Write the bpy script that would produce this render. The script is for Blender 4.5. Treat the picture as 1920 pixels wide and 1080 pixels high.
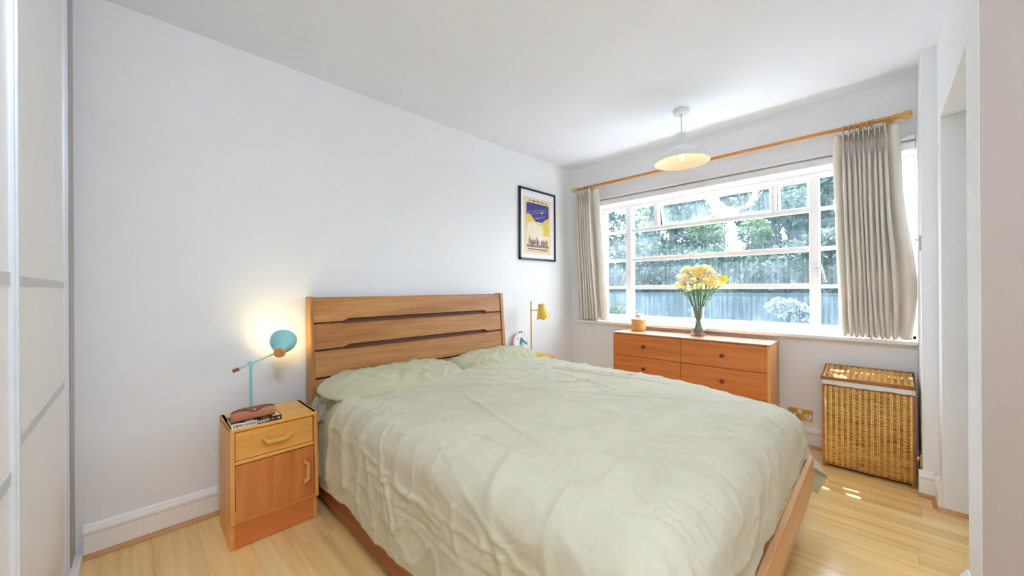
import bpy, bmesh, math, random
import numpy as np
from mathutils import Vector, Matrix, noise as mnoise

random.seed(7)
for o in list(bpy.data.objects):
    bpy.data.objects.remove(o, do_unlink=True)
sc = bpy.context.scene
COL = sc.collection
PI = math.pi

# ------------------------------------------------------------------ camera
F_PX, YAW, PITCH, ROLL = 698.44, 0.781683, 0.000868, -0.005775
CAM_Z = 1.15
cam_d = bpy.data.cameras.new('camera')
cam_d.sensor_fit = 'HORIZONTAL'
cam_d.sensor_width = 36.0
cam_d.lens = F_PX / 1920.0 * 36.0
cam_d.clip_start = 0.02
cam_o = bpy.data.objects.new('camera', cam_d)
COL.objects.link(cam_o)
_f = Vector((-math.sin(YAW) * math.cos(PITCH), math.cos(YAW) * math.cos(PITCH), math.sin(PITCH)))
_r = _f.cross(Vector((0, 0, 1))).normalized()
_u = _r.cross(_f)
_rr = _r * math.cos(ROLL) + _u * math.sin(ROLL)
_uu = -_r * math.sin(ROLL) + _u * math.cos(ROLL)
cam_o.matrix_world = Matrix(((_rr.x, _uu.x, -_f.x, 0), (_rr.y, _uu.y, -_f.y, 0), (_rr.z, _uu.z, -_f.z, CAM_Z), (0, 0, 0, 1)))
sc.camera = cam_o

# ------------------------------------------------------------------ view, world, sun
sc.view_settings.view_transform = 'Standard'
sc.view_settings.look = 'None'
sc.view_settings.gamma = 1.0
sc.view_settings.use_curve_mapping = False
sc.view_settings.exposure = 0.1
sc.cycles.use_denoising = True
sc.cycles.max_bounces = 9
sc.cycles.diffuse_bounces = 7
sc.cycles.glossy_bounces = 3
sc.cycles.transparent_max_bounces = 16
sc.cycles.use_adaptive_sampling = True
sc.cycles.adaptive_threshold = 0.05
sc.cycles.sample_clamp_indirect = 12.0
sc.cycles.caustics_reflective = False
sc.cycles.caustics_refractive = False

SKY = 14.0
SUN = 27.0
world = bpy.data.worlds.new('world')
sc.world = world
world.use_nodes = True
wn = world.node_tree
wn.nodes.clear()
w_out = wn.nodes.new('ShaderNodeOutputWorld')
w_bg = wn.nodes.new('ShaderNodeBackground')
w_tc = wn.nodes.new('ShaderNodeTexCoord')
w_sep = wn.nodes.new('ShaderNodeSeparateXYZ')
w_ramp = wn.nodes.new('ShaderNodeValToRGB')
w_ramp.color_ramp.elements[0].position = 0.0
w_ramp.color_ramp.elements[0].color = (0.84, 0.92, 1.0, 1)
w_ramp.color_ramp.elements[1].position = 1.0
w_ramp.color_ramp.elements[1].color = (0.50, 0.71, 1.0, 1)
wn.links.new(w_tc.outputs['Generated'], w_sep.inputs[0])
wn.links.new(w_sep.outputs['Z'], w_ramp.inputs[0])
wn.links.new(w_ramp.outputs[0], w_bg.inputs[0])
w_bg.inputs[1].default_value = SKY
wn.links.new(w_bg.outputs[0], w_out.inputs[0])

sun_d = bpy.data.lights.new('sun', 'SUN')
sun_d.energy = SUN
sun_d.color = (1.0, 0.985, 0.965)
sun_d.angle = math.radians(0.53)
sun_o = bpy.data.objects.new('sun', sun_d)
COL.objects.link(sun_o)
SUN_DIR = Vector((0.22, -1.0, -2.3)).normalized()
sun_o.rotation_euler = SUN_DIR.to_track_quat('-Z', 'Y').to_euler()
sun_o.location = (-1, 12, 20)

# sampling portal over the window opening (adds no light of its own)
port_d = bpy.data.lights.new('window_portal', 'AREA')
port_d.shape = 'RECTANGLE'
port_d.size = 2.3
port_d.size_y = 1.25
port_d.cycles.is_portal = True
port_o = bpy.data.objects.new('window_portal', port_d)
COL.objects.link(port_o)
port_o.location = (-0.97, 3.66, 1.42)
port_o.rotation_euler = (math.radians(-90), 0, 0)

# ------------------------------------------------------------------ helpers
def lin(c):
    return tuple(((v / 255) / 12.92 if v / 255 <= 0.04045 else ((v / 255 + 0.055) / 1.055) ** 2.4) for v in c)

def link(o, parent=None):
    COL.objects.link(o)
    if parent is not None:
        o.parent = parent
    return o

def tag(o, label=None, cat=None, group=None, kind=None):
    if label: o['label'] = label
    if cat: o['category'] = cat
    if group: o['group'] = group
    if kind: o['kind'] = kind
    return o

def thing(name, label, cat, loc=(0, 0, 0), group=None, rotz=0.0):
    o = bpy.data.objects.new(name, None)
    o.empty_display_size = 0.05
    link(o)
    o.location = loc
    o.rotation_euler = (0, 0, rotz)
    return tag(o, label, cat, group)

def finish(bm, name, smooth=False, angle=None):
    bmesh.ops.recalc_face_normals(bm, faces=bm.faces)
    me = bpy.data.meshes.new(name)
    bm.to_mesh(me)
    bm.free()
    if smooth:
        me.polygons.foreach_set('use_smooth', [True] * len(me.polygons))
        if angle is not None:
            try:
                me.set_sharp_from_angle(angle=math.radians(angle))
            except Exception:
                pass
    return me

def obj(name, bm, mat, parent=None, smooth=False, angle=None, off=None):
    """bm becomes ONE mesh object; off (world offset of parent) is subtracted from the vertices"""
    if off is not None:
        bmesh.ops.translate(bm, verts=bm.verts, vec=-Vector(off))
    me = finish(bm, name, smooth, angle)
    me.materials.append(mat)
    return link(bpy.data.objects.new(name, me), parent)

def obj_me(name, me, parent=None, loc=(0, 0, 0), rot=None, scale=None):
    o = bpy.data.objects.new(name, me)
    link(o, parent)
    o.location = loc
    if rot is not None: o.rotation_euler = rot
    if scale is not None: o.scale = scale
    return o

def NB():
    return bmesh.new()

def box(bm, x0, x1, y0, y1, z0, z1, bev=0.0, seg=2):
    vs = [bm.verts.new(p) for p in ((x0, y0, z0), (x1, y0, z0), (x1, y1, z0), (x0, y1, z0), (x0, y0, z1), (x1, y0, z1), (x1, y1, z1), (x0, y1, z1))]
    fs = [bm.faces.new([vs[i] for i in q]) for q in ((0, 3, 2, 1), (4, 5, 6, 7), (0, 1, 5, 4), (1, 2, 6, 5), (2, 3, 7, 6), (3, 0, 4, 7))]
    if bev > 0:
        es = set()
        for f in fs: es.update(f.edges)
        bmesh.ops.bevel(bm, geom=list(es), offset=bev, segments=seg, affect='EDGES', profile=0.5)
    return bm

def B(*a, **k):
    return box(NB(), *a, **k)

def hexa(bm, pts):
    vs = [bm.verts.new(p) for p in pts]
    for q in ((0, 3, 2, 1), (4, 5, 6, 7), (0, 1, 5, 4), (1, 2, 6, 5), (2, 3, 7, 6), (3, 0, 4, 7)):
        bm.faces.new([vs[i] for i in q])
    return bm

def frame_of(d):
    d = d.normalized()
    a = Vector((0, 0, 1)) if abs(d.z) < 0.9 else Vector((1, 0, 0))
    u = d.cross(a).normalized()
    return u, d.cross(u)

def tube(bm, pts, rad, sides=10, caps=True):
    pts = [Vector(p) for p in pts]
    n = len(pts)
    rads = rad if isinstance(rad, (list, tuple)) else [rad] * n
    rings = []
    u = None
    for i, p in enumerate(pts):
        d = (pts[min(i + 1, n - 1)] - pts[max(i - 1, 0)])
        if d.length < 1e-9: d = Vector((0, 0, 1))
        d.normalize()
        if u is None:
            u, v = frame_of(d)
        else:
            u = (u - d * u.dot(d))
            u = u.normalized() if u.length > 1e-6 else frame_of(d)[0]
            v = d.cross(u)
        rings.append([bm.verts.new(p + (u * math.cos(2 * PI * k / sides) + v * math.sin(2 * PI * k / sides)) * rads[i]) for k in range(sides)])
    for a, b in zip(rings, rings[1:]):
        for k in range(sides):
            bm.faces.new((a[k], a[(k + 1) % sides], b[(k + 1) % sides], b[k]))
    if caps:
        bm.faces.new(rings[0][::-1])
        bm.faces.new(rings[-1])
    return bm

def lathe(bm, prof, axis0=(0, 0, 0), axis=(0, 0, 1), sides=32, closed=False):
    """prof = [(radius, height)], spun about axis"""
    c = Vector(axis0); d = Vector(axis).normalized()
    u, v = frame_of(d)
    rings = []
    for r, h in prof:
        if r < 1e-6:
            rings.append([bm.verts.new(c + d * h)])
        else:
            rings.append([bm.verts.new(c + d * h + (u * math.cos(2 * PI * k / sides) + v * math.sin(2 * PI * k / sides)) * r) for k in range(sides)])
    pairs = list(zip(rings, rings[1:]))
    if closed: pairs.append((rings[-1], rings[0]))
    for a, b in pairs:
        if len(a) == 1 and len(b) == 1: continue
        for k in range(sides):
            k2 = (k + 1) % sides
            if len(a) == 1: bm.faces.new((a[0], b[k2], b[k]))
            elif len(b) == 1: bm.faces.new((a[k], a[k2], b[0]))
            else: bm.faces.new((a[k], a[k2], b[k2], b[k]))
    return bm

def prism(bm, poly, origin, eu, ev, depth):
    """polygon (u,v) in the plane origin+u*eu+v*ev, extruded by the vector depth"""
    o = Vector(origin); eu = Vector(eu); ev = Vector(ev); dv = Vector(depth)
    a = [bm.verts.new(o + eu * p[0] + ev * p[1]) for p in poly]
    b = [bm.verts.new(v.co + dv) for v in a]
    n = len(a)
    bm.faces.new(a[::-1]); bm.faces.new(b)
    for i in range(n):
        bm.faces.new((a[i], a[(i + 1) % n], b[(i + 1) % n], b[i]))
    return bm

def extrude_profile(bm, prof, p0, p1, up=(0, 0, 1), out=(1, 0, 0)):
    """closed profile [(out, up)] swept from p0 to p1"""
    prism(bm, prof, p0, out, up, Vector(p1) - Vector(p0))
    return bm

def grid_mesh(bm, P, flip=False):
    nu, nv = len(P), len(P[0])
    V = [[bm.verts.new(P[i][j]) for j in range(nv)] for i in range(nu)]
    for i in range(nu - 1):
        for j in range(nv - 1):
            q = (V[i][j], V[i + 1][j], V[i + 1][j + 1], V[i][j + 1])
            bm.faces.new(q[::-1] if flip else q)
    return V

def copy_tree(o, parent=None):
    c = o.copy()
    COL.objects.link(c)
    c.parent = parent
    for ch in list(o.children):
        copy_tree(ch, c)
    return c

def fbm(x, y, z=0.0, oct=3):
    s, a, f = 0.0, 1.0, 1.0
    for _ in range(oct):
        s += a * mnoise.noise((x * f, y * f, z * f)); a *= 0.5; f *= 2.0
    return s

# ------------------------------------------------------------------ materials
MAT = {}
def new_mat(name):
    m = bpy.data.materials.new(name)
    m.use_nodes = True
    nt = m.node_tree
    b = nt.nodes['Principled BSDF']
    MAT[name] = m
    return m, nt, b

def coord(nt, scale=(1, 1, 1), kind='Object', rot=(0, 0, 0)):
    tc = nt.nodes.new('ShaderNodeTexCoord')
    mp = nt.nodes.new('ShaderNodeMapping')
    mp.inputs['Scale'].default_value = scale
    mp.inputs['Rotation'].default_value = rot
    nt.links.new(tc.outputs[kind], mp.inputs[0])
    return mp.outputs[0]

def noise_node(nt, vec, scale, detail=4, rough=0.55, dist=0.0):
    n = nt.nodes.new('ShaderNodeTexNoise')
    n.inputs['Scale'].default_value = scale
    n.inputs['Detail'].default_value = detail
    n.inputs['Roughness'].default_value = rough
    n.inputs['Distortion'].default_value = dist
    nt.links.new(vec, n.inputs['Vector'])
    return n.outputs[0]

def ramp(nt, fac, stops):
    r = nt.nodes.new('ShaderNodeValToRGB')
    e = r.color_ramp.elements
    while len(e) < len(stops): e.new(0.5)
    for k, (p, c) in enumerate(stops):
        e[k].position = p; e[k].color = (*c, 1)
    nt.links.new(fac, r.inputs[0])
    return r.outputs[0]

def bump(nt, b, h, strength=0.2, dist=0.002):
    n = nt.nodes.new('ShaderNodeBump')
    n.inputs['Strength'].default_value = strength
    n.inputs['Distance'].default_value = dist
    nt.links.new(h, n.inputs['Height'])
    nt.links.new(n.outputs[0], b.inputs['Normal'])

def plain(name, rgb, rough=0.5, metal=0.0, spec=0.5, nscale=40.0, var=0.06, bstr=0.0):
    m, nt, b = new_mat(name)
    c = lin(rgb)
    n = noise_node(nt, coord(nt), nscale, 3)
    lo = tuple(max(0, v * (1 - var)) for v in c); hi = tuple(min(1, v * (1 + var)) for v in c)
    nt.links.new(ramp(nt, n, [(0.3, lo), (0.7, hi)]), b.inputs['Base Color'])
    b.inputs['Roughness'].default_value = rough
    b.inputs['Metallic'].default_value = metal
    b.inputs['Specular IOR Level'].default_value = spec
    if bstr: bump(nt, b, n, bstr)
    return m

def wood(name, dark, mid, light, axis='y', rough=0.4, fine=1.0, spec=0.4, rand=False):
    m, nt, b = new_mat(name)
    s = {'x': (1.2, 22, 22), 'y': (22, 1.2, 22), 'z': (22, 22, 1.2)}[axis]
    s = tuple(v * fine for v in s)
    vec = coord(nt, s)
    if rand:
        oi = nt.nodes.new('ShaderNodeObjectInfo')
        mul = nt.nodes.new('ShaderNodeVectorMath'); mul.operation = 'SCALE'
        cb = nt.nodes.new('ShaderNodeCombineXYZ')
        for k in range(3): nt.links.new(oi.outputs['Random'], cb.inputs[k])
        mul.inputs['Scale'].default_value = 137.0
        nt.links.new(cb.outputs[0], mul.inputs[0])
        add = nt.nodes.new('ShaderNodeVectorMath'); add.operation = 'ADD'
        nt.links.new(vec, add.inputs[0]); nt.links.new(mul.outputs[0], add.inputs[1])
        vec = add.outputs[0]
    big = noise_node(nt, vec, 0.35, 3, 0.5, 1.5)
    fin = noise_node(nt, vec, 2.6, 6, 0.65, 0.4)
    mx = nt.nodes.new('ShaderNodeMath'); mx.operation = 'MULTIPLY_ADD'
    mx.inputs[1].default_value = 0.45; 
    nt.links.new(fin, mx.inputs[0])
    sc2 = nt.nodes.new('ShaderNodeMath'); sc2.operation = 'MULTIPLY'; sc2.inputs[1].default_value = 0.6
    nt.links.new(big, sc2.inputs[0]); nt.links.new(sc2.outputs[0], mx.inputs[2])
    col = ramp(nt, mx.outputs[0], [(0.36, lin(dark)), (0.5, lin(mid)), (0.68, lin(light))])
    if rand:
        hs = nt.nodes.new('ShaderNodeHueSaturation')
        mr = nt.nodes.new('ShaderNodeMapRange')
        mr.inputs['To Min'].default_value = 0.93; mr.inputs['To Max'].default_value = 1.06
        nt.links.new(oi.outputs['Random'], mr.inputs['Value'])
        nt.links.new(mr.outputs[0], hs.inputs['Value'])
        nt.links.new(col, hs.inputs['Color'])
        col = hs.outputs[0]
    nt.links.new(col, b.inputs['Base Color'])
    b.inputs['Roughness'].default_value = rough
    b.inputs['Specular IOR Level'].default_value = spec
    bump(nt, b, fin, 0.08, 0.001)
    return m

def fabric(name, rgb, rough=0.9, weave=900.0, crease=0.0, sheen=0.15, transl=0.0, var=0.07):
    m, nt, b = new_mat(name)
    c = lin(rgb)
    vec = coord(nt)
    n1 = noise_node(nt, vec, 6.0, 4)
    lo = tuple(v * (1 - var) for v in c); hi = tuple(min(1, v * (1 + var)) for v in c)
    nt.links.new(ramp(nt, n1, [(0.3, lo), (0.7, hi)]), b.inputs['Base Color'])
    b.inputs['Roughness'].default_value = rough
    b.inputs['Specular IOR Level'].default_value = 0.15
    b.inputs['Sheen Weight'].default_value = sheen
    w = noise_node(nt, vec, weave, 2)
    if crease:
        v1 = noise_node(nt, coord(nt, (1.6, 1.0, 1.3), rot=(0, 0, 0.6)), 7.0, 5, 0.6, 2.2)
        ad = nt.nodes.new('ShaderNodeMath'); ad.operation = 'MULTIPLY_ADD'; ad.inputs[1].default_value = crease
        nt.links.new(v1, ad.inputs[0])
        m2 = nt.nodes.new('ShaderNodeMath'); m2.operation = 'MULTIPLY'; m2.inputs[1].default_value = 0.06
        nt.links.new(w, m2.inputs[0]); nt.links.new(m2.outputs[0], ad.inputs[2])
        bump(nt, b, ad.outputs[0], 0.55, 0.012)
    else:
        bump(nt, b, w, 0.12, 0.001)
    if transl:
        out = nt.nodes['Material Output']
        tr = nt.nodes.new('ShaderNodeBsdfTranslucent'); tr.inputs[0].default_value = (*[min(1, v * 1.05) for v in c], 1)
        mx = nt.nodes.new('ShaderNodeMixShader'); mx.inputs[0].default_value = transl
        nt.links.new(b.outputs[0], mx.inputs[1]); nt.links.new(tr.outputs[0], mx.inputs[2])
        nt.links.new(mx.outputs[0], out.inputs[0])
    return m

def emit(name, rgb, strength):
    m, nt, b = new_mat(name)
    b.inputs['Base Color'].default_value = (*lin(rgb), 1)
    b.inputs['Emission Color'].default_value = (*lin(rgb), 1)
    b.inputs['Emission Strength'].default_value = strength
    return m

def leafmat(name, c1, c2, transl=0.4):
    m, nt, b = new_mat(name)
    n = noise_node(nt, coord(nt), 1.7, 3)
    n2 = noise_node(nt, coord(nt), 23.0, 2)
    ad = nt.nodes.new('ShaderNodeMath'); ad.operation = 'MULTIPLY_ADD'; ad.inputs[1].default_value = 0.5
    sc2 = nt.nodes.new('ShaderNodeMath'); sc2.operation = 'MULTIPLY'; sc2.inputs[1].default_value = 0.5
    nt.links.new(n2, sc2.inputs[0]); nt.links.new(n, ad.inputs[0]); nt.links.new(sc2.outputs[0], ad.inputs[2])
    col = ramp(nt, ad.outputs[0], [(0.38, lin(c1)), (0.62, lin(c2))])
    nt.links.new(col, b.inputs['Base Color'])
    b.inputs['Roughness'].default_value = 0.6
    out = nt.nodes['Material Output']
    tr = nt.nodes.new('ShaderNodeBsdfTranslucent')
    nt.links.new(col, tr.inputs[0])
    mx = nt.nodes.new('ShaderNodeMixShader'); mx.inputs[0].default_value = transl
    nt.links.new(b.outputs[0], mx.inputs[1]); nt.links.new(tr.outputs[0], mx.inputs[2])
    nt.links.new(mx.outputs[0], out.inputs[0])
    return m

def dirty_glass(name):
    """old window glass with a bluish film and vertical rain streaks"""
    m, nt, b = new_mat(name)
    out = nt.nodes['Material Output']
    nt.nodes.remove(b)
    tp = nt.nodes.new('ShaderNodeBsdfTransparent'); tp.inputs[0].default_value = (0.95, 0.975, 0.985, 1)
    tl = nt.nodes.new('ShaderNodeBsdfTranslucent'); tl.inputs[0].default_value = (0.72, 0.86, 0.93, 1)
    gl = nt.nodes.new('ShaderNodeBsdfGlossy'); gl.inputs['Roughness'].default_value = 0.05
    cloud = noise_node(nt, coord(nt), 3.2, 4)
    streak = noise_node(nt, coord(nt, (30, 1, 1.6)), 2.0, 4)
    grain = noise_node(nt, coord(nt), 120.0, 2)
    a = nt.nodes.new('ShaderNodeMath'); a.operation = 'MULTIPLY'
    nt.links.new(cloud, a.inputs[0]); nt.links.new(streak, a.inputs[1])
    a2 = nt.nodes.new('ShaderNodeMath'); a2.operation = 'MULTIPLY'
    nt.links.new(a.outputs[0], a2.inputs[0]); nt.links.new(grain, a2.inputs[1])
    mr = nt.nodes.new('ShaderNodeMapRange')
    mr.inputs['From Min'].default_value = 0.06; mr.inputs['From Max'].default_value = 0.22
    mr.inputs['To Min'].default_value = GLASS_HAZE[0]; mr.inputs['To Max'].default_value = GLASS_HAZE[1]
    nt.links.new(a2.outputs[0], mr.inputs['Value'])
    mx = nt.nodes.new('ShaderNodeMixShader')
    nt.links.new(mr.outputs[0], mx.inputs[0])
    nt.links.new(tp.outputs[0], mx.inputs[1]); nt.links.new(tl.outputs[0], mx.inputs[2])
    m2 = nt.nodes.new('ShaderNodeMixShader'); m2.inputs[0].default_value = 0.03
    nt.links.new(mx.outputs[0], m2.inputs[1]); nt.links.new(gl.outputs[0], m2.inputs[2])
    nt.links.new(m2.outputs[0], out.inputs[0])
    return m

def clear_glass(name, tint=(0.97, 0.99, 0.98), base=0.05, edge=0.75):
    m, nt, b = new_mat(name)
    out = nt.nodes['Material Output']
    nt.nodes.remove(b)
    tp = nt.nodes.new('ShaderNodeBsdfTransparent'); tp.inputs[0].default_value = (*tint, 1)
    gl = nt.nodes.new('ShaderNodeBsdfGlossy'); gl.inputs['Roughness'].default_value = 0.03
    lw = nt.nodes.new('ShaderNodeLayerWeight'); lw.inputs[0].default_value = 0.35
    mr = nt.nodes.new('ShaderNodeMapRange'); mr.inputs['To Min'].default_value = base; mr.inputs['To Max'].default_value = edge
    nt.links.new(lw.outputs['Facing'], mr.inputs['Value'])
    mx = nt.nodes.new('ShaderNodeMixShader')
    nt.links.new(mr.outputs[0], mx.inputs[0]); nt.links.new(tp.outputs[0], mx.inputs[1]); nt.links.new(gl.outputs[0], mx.inputs[2])
    nt.links.new(mx.outputs[0], out.inputs[0])
    return m

GLASS_HAZE = (0.006, 0.055)
M_wall = plain('wall_paint', (239, 239, 239), 0.85, nscale=3.0, var=0.012, spec=0.2)
M_ceil = plain('ceiling_paint', (240, 243, 249), 0.9, nscale=3.0, var=0.01, spec=0.2)
M_gloss = plain('white_gloss_paint', (242, 240, 236), 0.35, nscale=6.0, var=0.015)
M_frame = plain('window_paint', (236, 232, 230), 0.4, nscale=9.0, var=0.02)
M_floor = wood('oak_laminate', (214, 164, 98), (238, 198, 130), (248, 218, 160), 'x', 0.2, 0.55, 0.5, rand=True)
M_trim = wood('oak_trim', (168, 118, 68), (196, 144, 88), (212, 164, 106), 'y', 0.45)
M_honey = wood('honey_oak', (212, 148, 66), (230, 168, 80), (240, 184, 98), 'y', 0.38)
M_pull_highlight = wood('oak_pull_highlight', (214, 158, 84), (228, 176, 102), (238, 194, 124), 'y', 0.35)  # the nightstand oak made lighter; a highlight painted into the pulls
M_honey_side = wood('honey_oak_upright', (204, 136, 66), (222, 154, 78), (232, 170, 94), 'z', 0.4)
M_burl = wood('oak_figured_veneer', (180, 102, 50), (204, 122, 62), (220, 146, 82), 'z', 0.4, 0.7)
M_plinth = wood('oak_plinth', (188, 102, 50), (204, 116, 58), (214, 128, 68), 'y', 0.4)
M_head = wood('ash_headboard', (148, 96, 52), (176, 120, 68), (198, 144, 90), 'y', 0.42)
M_post = wood('ash_post', (140, 92, 46), (176, 122, 66), (204, 152, 92), 'z', 0.42)
M_rail_lit = wood('ash_rail_lit', (176, 122, 74), (202, 148, 98), (216, 168, 118), 'y', 0.42)  # ash lightened so the colour carries window light on the foot rail
M_rail_shade = wood('ash_side_rail_shade', (128, 66, 36), (152, 84, 48), (172, 104, 62), 'x', 0.42)  # same ash as the frame, darkened to paint in the side rail's shade
M_teak = wood('teak_veneer', (186, 98, 44), (210, 120, 56), (224, 140, 72), 'x', 0.38)
M_teak_side = wood('teak_side', (206, 138, 72), (224, 160, 90), (236, 178, 108), 'z', 0.4)
M_teak_top = wood('teak_top', (168, 108, 70), (192, 132, 92), (208, 150, 110), 'x', 0.35)
M_knob = plain('dark_wood_knob', (110, 54, 30), 0.4)
M_dark = plain('dark_recess', (40, 24, 16), 0.8)
M_duvet = fabric('sage_cotton', (198, 190, 164), crease=0.75, transl=0.0)
M_pillow = fabric('sage_pillowcase', (190, 186, 152), crease=0.9)
M_sheet = fabric('white_cotton', (232, 228, 216), crease=0.4)
M_curt = fabric('linen_curtain', (234, 226, 215), weave=500.0, transl=0.12, var=0.04, sheen=0.0)
M_rod = wood('pine_rod', (170, 108, 52), (196, 134, 72), (212, 154, 92), 'x', 0.4, 0.6)
M_pine = wood('pine_finial', (196, 148, 74), (214, 168, 92), (226, 184, 110), 'x', 0.4)
M_glass = dirty_glass('window_glass')
M_vase = clear_glass('vase_glass', (0.97, 0.99, 0.98), 0.10, 0.9)
M_bulbg = clear_glass('bulb_glass', (1.0, 0.97, 0.9), 0.04, 0.4)
M_water = clear_glass('vase_water', (0.93, 0.97, 0.94), 0.03, 0.2)
M_lamp = plain('white_enamel', (224, 224, 222), 0.35, var=0.01)
M_lamp_in = plain('white_enamel_inner', (238, 222, 202), 0.6, var=0.01)
M_chrome = plain('chrome', (205, 205, 205), 0.22, 1.0, var=0.02)
M_alu = plain('brushed_aluminium', (226, 229, 234), 0.4, 0.25, var=0.02)
M_alu_d = plain('grey_profile', (178, 172, 166), 0.5, 0.2, var=0.02)
M_teal = plain('teal_enamel', (144, 208, 208), 0.35, var=0.02)
M_teal_in = plain('teal_shade_lining', (240, 238, 224), 0.6, var=0.01)
M_cork = wood('beech_cap', (196, 140, 78), (208, 152, 90), (218, 166, 104), 'y', 0.5)
M_walnut = wood('walnut_weight', (128, 72, 40), (148, 88, 52), (164, 104, 66), 'y', 0.5)
M_yellow = plain('yellow_enamel', (222, 186, 62), 0.4, var=0.03)
M_brass = plain('brass', (206, 176, 104), 0.28, 0.85, var=0.05)
M_white = plain('white_plastic', (238, 236, 232), 0.4, var=0.01)
M_black = plain('black_paint', (26, 26, 34), 0.4, var=0.05)
M_leather = plain('tan_leather', (176, 112, 78), 0.55, nscale=120, var=0.1, bstr=0.15)
M_stitch = plain('dark_leather_edge', (70, 40, 30), 0.6)
M_paper = plain('book_pages', (236, 228, 208), 0.8, nscale=300, var=0.06)
M_ink = plain('black_ink', (24, 24, 26), 0.6)
M_inkw = plain('white_ink', (240, 240, 238), 0.6)
M_orange = plain('orange_ink', (226, 120, 60), 0.6)
M_spinew = plain('white_cover', (232, 228, 220), 0.5, var=0.02)
M_coverk = plain('black_cover', (30, 30, 34), 0.45, var=0.03)
M_mount = plain('white_mount', (240, 240, 244), 0.7, var=0.01)
M_cream = plain('cream_print', (232, 210, 172), 0.7, var=0.03)
M_navy = plain('indigo_print', (70, 66, 132), 0.7, var=0.08)
M_navy2 = plain('lilac_print', (128, 126, 178), 0.7, var=0.08)
M_yelp = plain('yellow_print', (226, 198, 98), 0.7, nscale=60, var=0.18)
M_palep = plain('pale_print', (232, 222, 196), 0.7, nscale=60, var=0.12)
M_brownp = plain('brown_print', (150, 106, 78), 0.7, nscale=80, var=0.3)
M_greyp = plain('grey_print', (116, 110, 126), 0.7, nscale=80, var=0.2)
def wicker(name):
    m, nt, b = new_mat(name)
    n1 = noise_node(nt, coord(nt, (3, 3, 26)), 1.6, 4, 0.6)
    n2 = noise_node(nt, coord(nt, (14, 14, 90)), 1.2, 3, 0.6)
    ad = nt.nodes.new('ShaderNodeMath'); ad.operation = 'MULTIPLY_ADD'; ad.inputs[1].default_value = 0.6
    m2 = nt.nodes.new('ShaderNodeMath'); m2.operation = 'MULTIPLY'; m2.inputs[1].default_value = 0.4
    nt.links.new(n2, m2.inputs[0]); nt.links.new(n1, ad.inputs[0]); nt.links.new(m2.outputs[0], ad.inputs[2])
    nt.links.new(ramp(nt, ad.outputs[0], [(0.36, lin((142, 78, 34))), (0.46, lin((220, 158, 74))), (0.66, lin((244, 198, 112)))]), b.inputs['Base Color'])
    b.inputs['Roughness'].default_value = 0.5
    return m
M_wick = wicker('wicker_weave')
M_stake = plain('wicker_stake', (240, 204, 128), 0.5, nscale=30, var=0.15)
M_wickd = plain('wicker_edge', (168, 106, 58), 0.55, nscale=20, var=0.25)
M_straw = plain('straw_box', (204, 164, 104), 0.7, nscale=90, var=0.15, bstr=0.2)
M_pink = plain('pink_ball', (196, 120, 112), 0.6, nscale=50, var=0.2)
M_petal = leafmat('yellow_petal', (250, 220, 122), (255, 242, 190), 0.45)
M_petal2 = leafmat('cream_petal', (250, 232, 190), (255, 246, 226), 0.4)
M_petal3 = leafmat('bright_petal', (250, 196, 20), (255, 214, 50), 0.3)
M_stem = leafmat('flower_stem', (70, 96, 40), (110, 138, 64), 0.1)
M_leaf = leafmat('flower_leaf', (104, 132, 48), (160, 176, 80), 0.35)
M_ceram = plain('white_ceramic', (240, 238, 234), 0.3, var=0.01)
M_tealp = plain('teal_glaze', (70, 140, 142), 0.35, var=0.08)
M_tealp2 = plain('aqua_glaze', (140, 202, 204), 0.35, var=0.08)
M_pinkp = plain('pink_glaze', (232, 190, 186), 0.35, var=0.04)
M_panelw = plain('wardrobe_panel', (246, 243, 240), 0.3, nscale=3, var=0.012)
M_panelg = plain('wardrobe_grey_strip', (200, 198, 195), 0.3, var=0.01)
M_paving = plain('pale_paving', (84, 92, 94), 0.9, nscale=2, var=0.08)
M_gwall = plain('blue_grey_garden_wall', (30, 47, 50), 0.9, nscale=1.5, var=0.15)
M_hedge = leafmat('hedge_leaf', (12, 30, 22), (36, 60, 38), 0.25)
M_tree1 = leafmat('tree_leaf_dark', (16, 38, 32), (48, 76, 54), 0.3)
M_tree2 = leafmat('tree_leaf_light', (30, 56, 36), (84, 108, 58), 0.35)
M_bark = plain('tree_bark', (64, 54, 46), 0.9, nscale=12, var=0.3)
M_wflow = leafmat('white_flowers', (84, 96, 94), (120, 130, 128), 0.3)

# ------------------------------------------------------------------ room shell
XA, YB, ZC = -2.44, 3.40, 2.44          # headboard wall, window wall, ceiling
XR, YBACK, XE = 0.215, -0.92, 1.45

def struct(name, bm, mat, parent=None, **k):
    o = obj(name, bm, mat, parent, **k)
    if parent is None: o['kind'] = 'structure'
    return o

floor = struct('floor', B(XA - 0.1, XE + 0.1, YBACK - 0.1, 3.72, -0.12, -0.008), M_dark)
PW, PL = 0.1587, 1.285
random.seed(11)
plank_me = {}
row = 0
y = 0.5205 - PW * 10
while y < YB:
    y0, y1 = max(y, YBACK), min(y + PW, YB)
    if y1 - y0 > 0.01:
        off = (row * 0.427 + random.random() * 0.2) % PL
        if abs(y - 0.5205) < 0.01: off = (-1.865 - XA) % PL
        x = XA - PL + off
        while x < XE:
            x0, x1 = max(x, XA), min(x + PL, XE)
            if x1 - x0 > 0.02:
                key = (round(x1 - x0, 3), round(y1 - y0, 3))
                if key not in plank_me:
                    lx, ly = key[0] / 2 - 0.0003, key[1] / 2 - 0.0003
                    me = finish(B(-lx, lx, -ly, ly, -0.008, 0.0, 0.0007, 1), 'floor_plank')
                    me.materials.append(M_floor)
                    plank_me[key] = me
                obj_me('floor_plank', plank_me[key], floor, ((x0 + x1) / 2, (y0 + y1) / 2, 0))
            x += PL
    y += PW; row += 1

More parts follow.
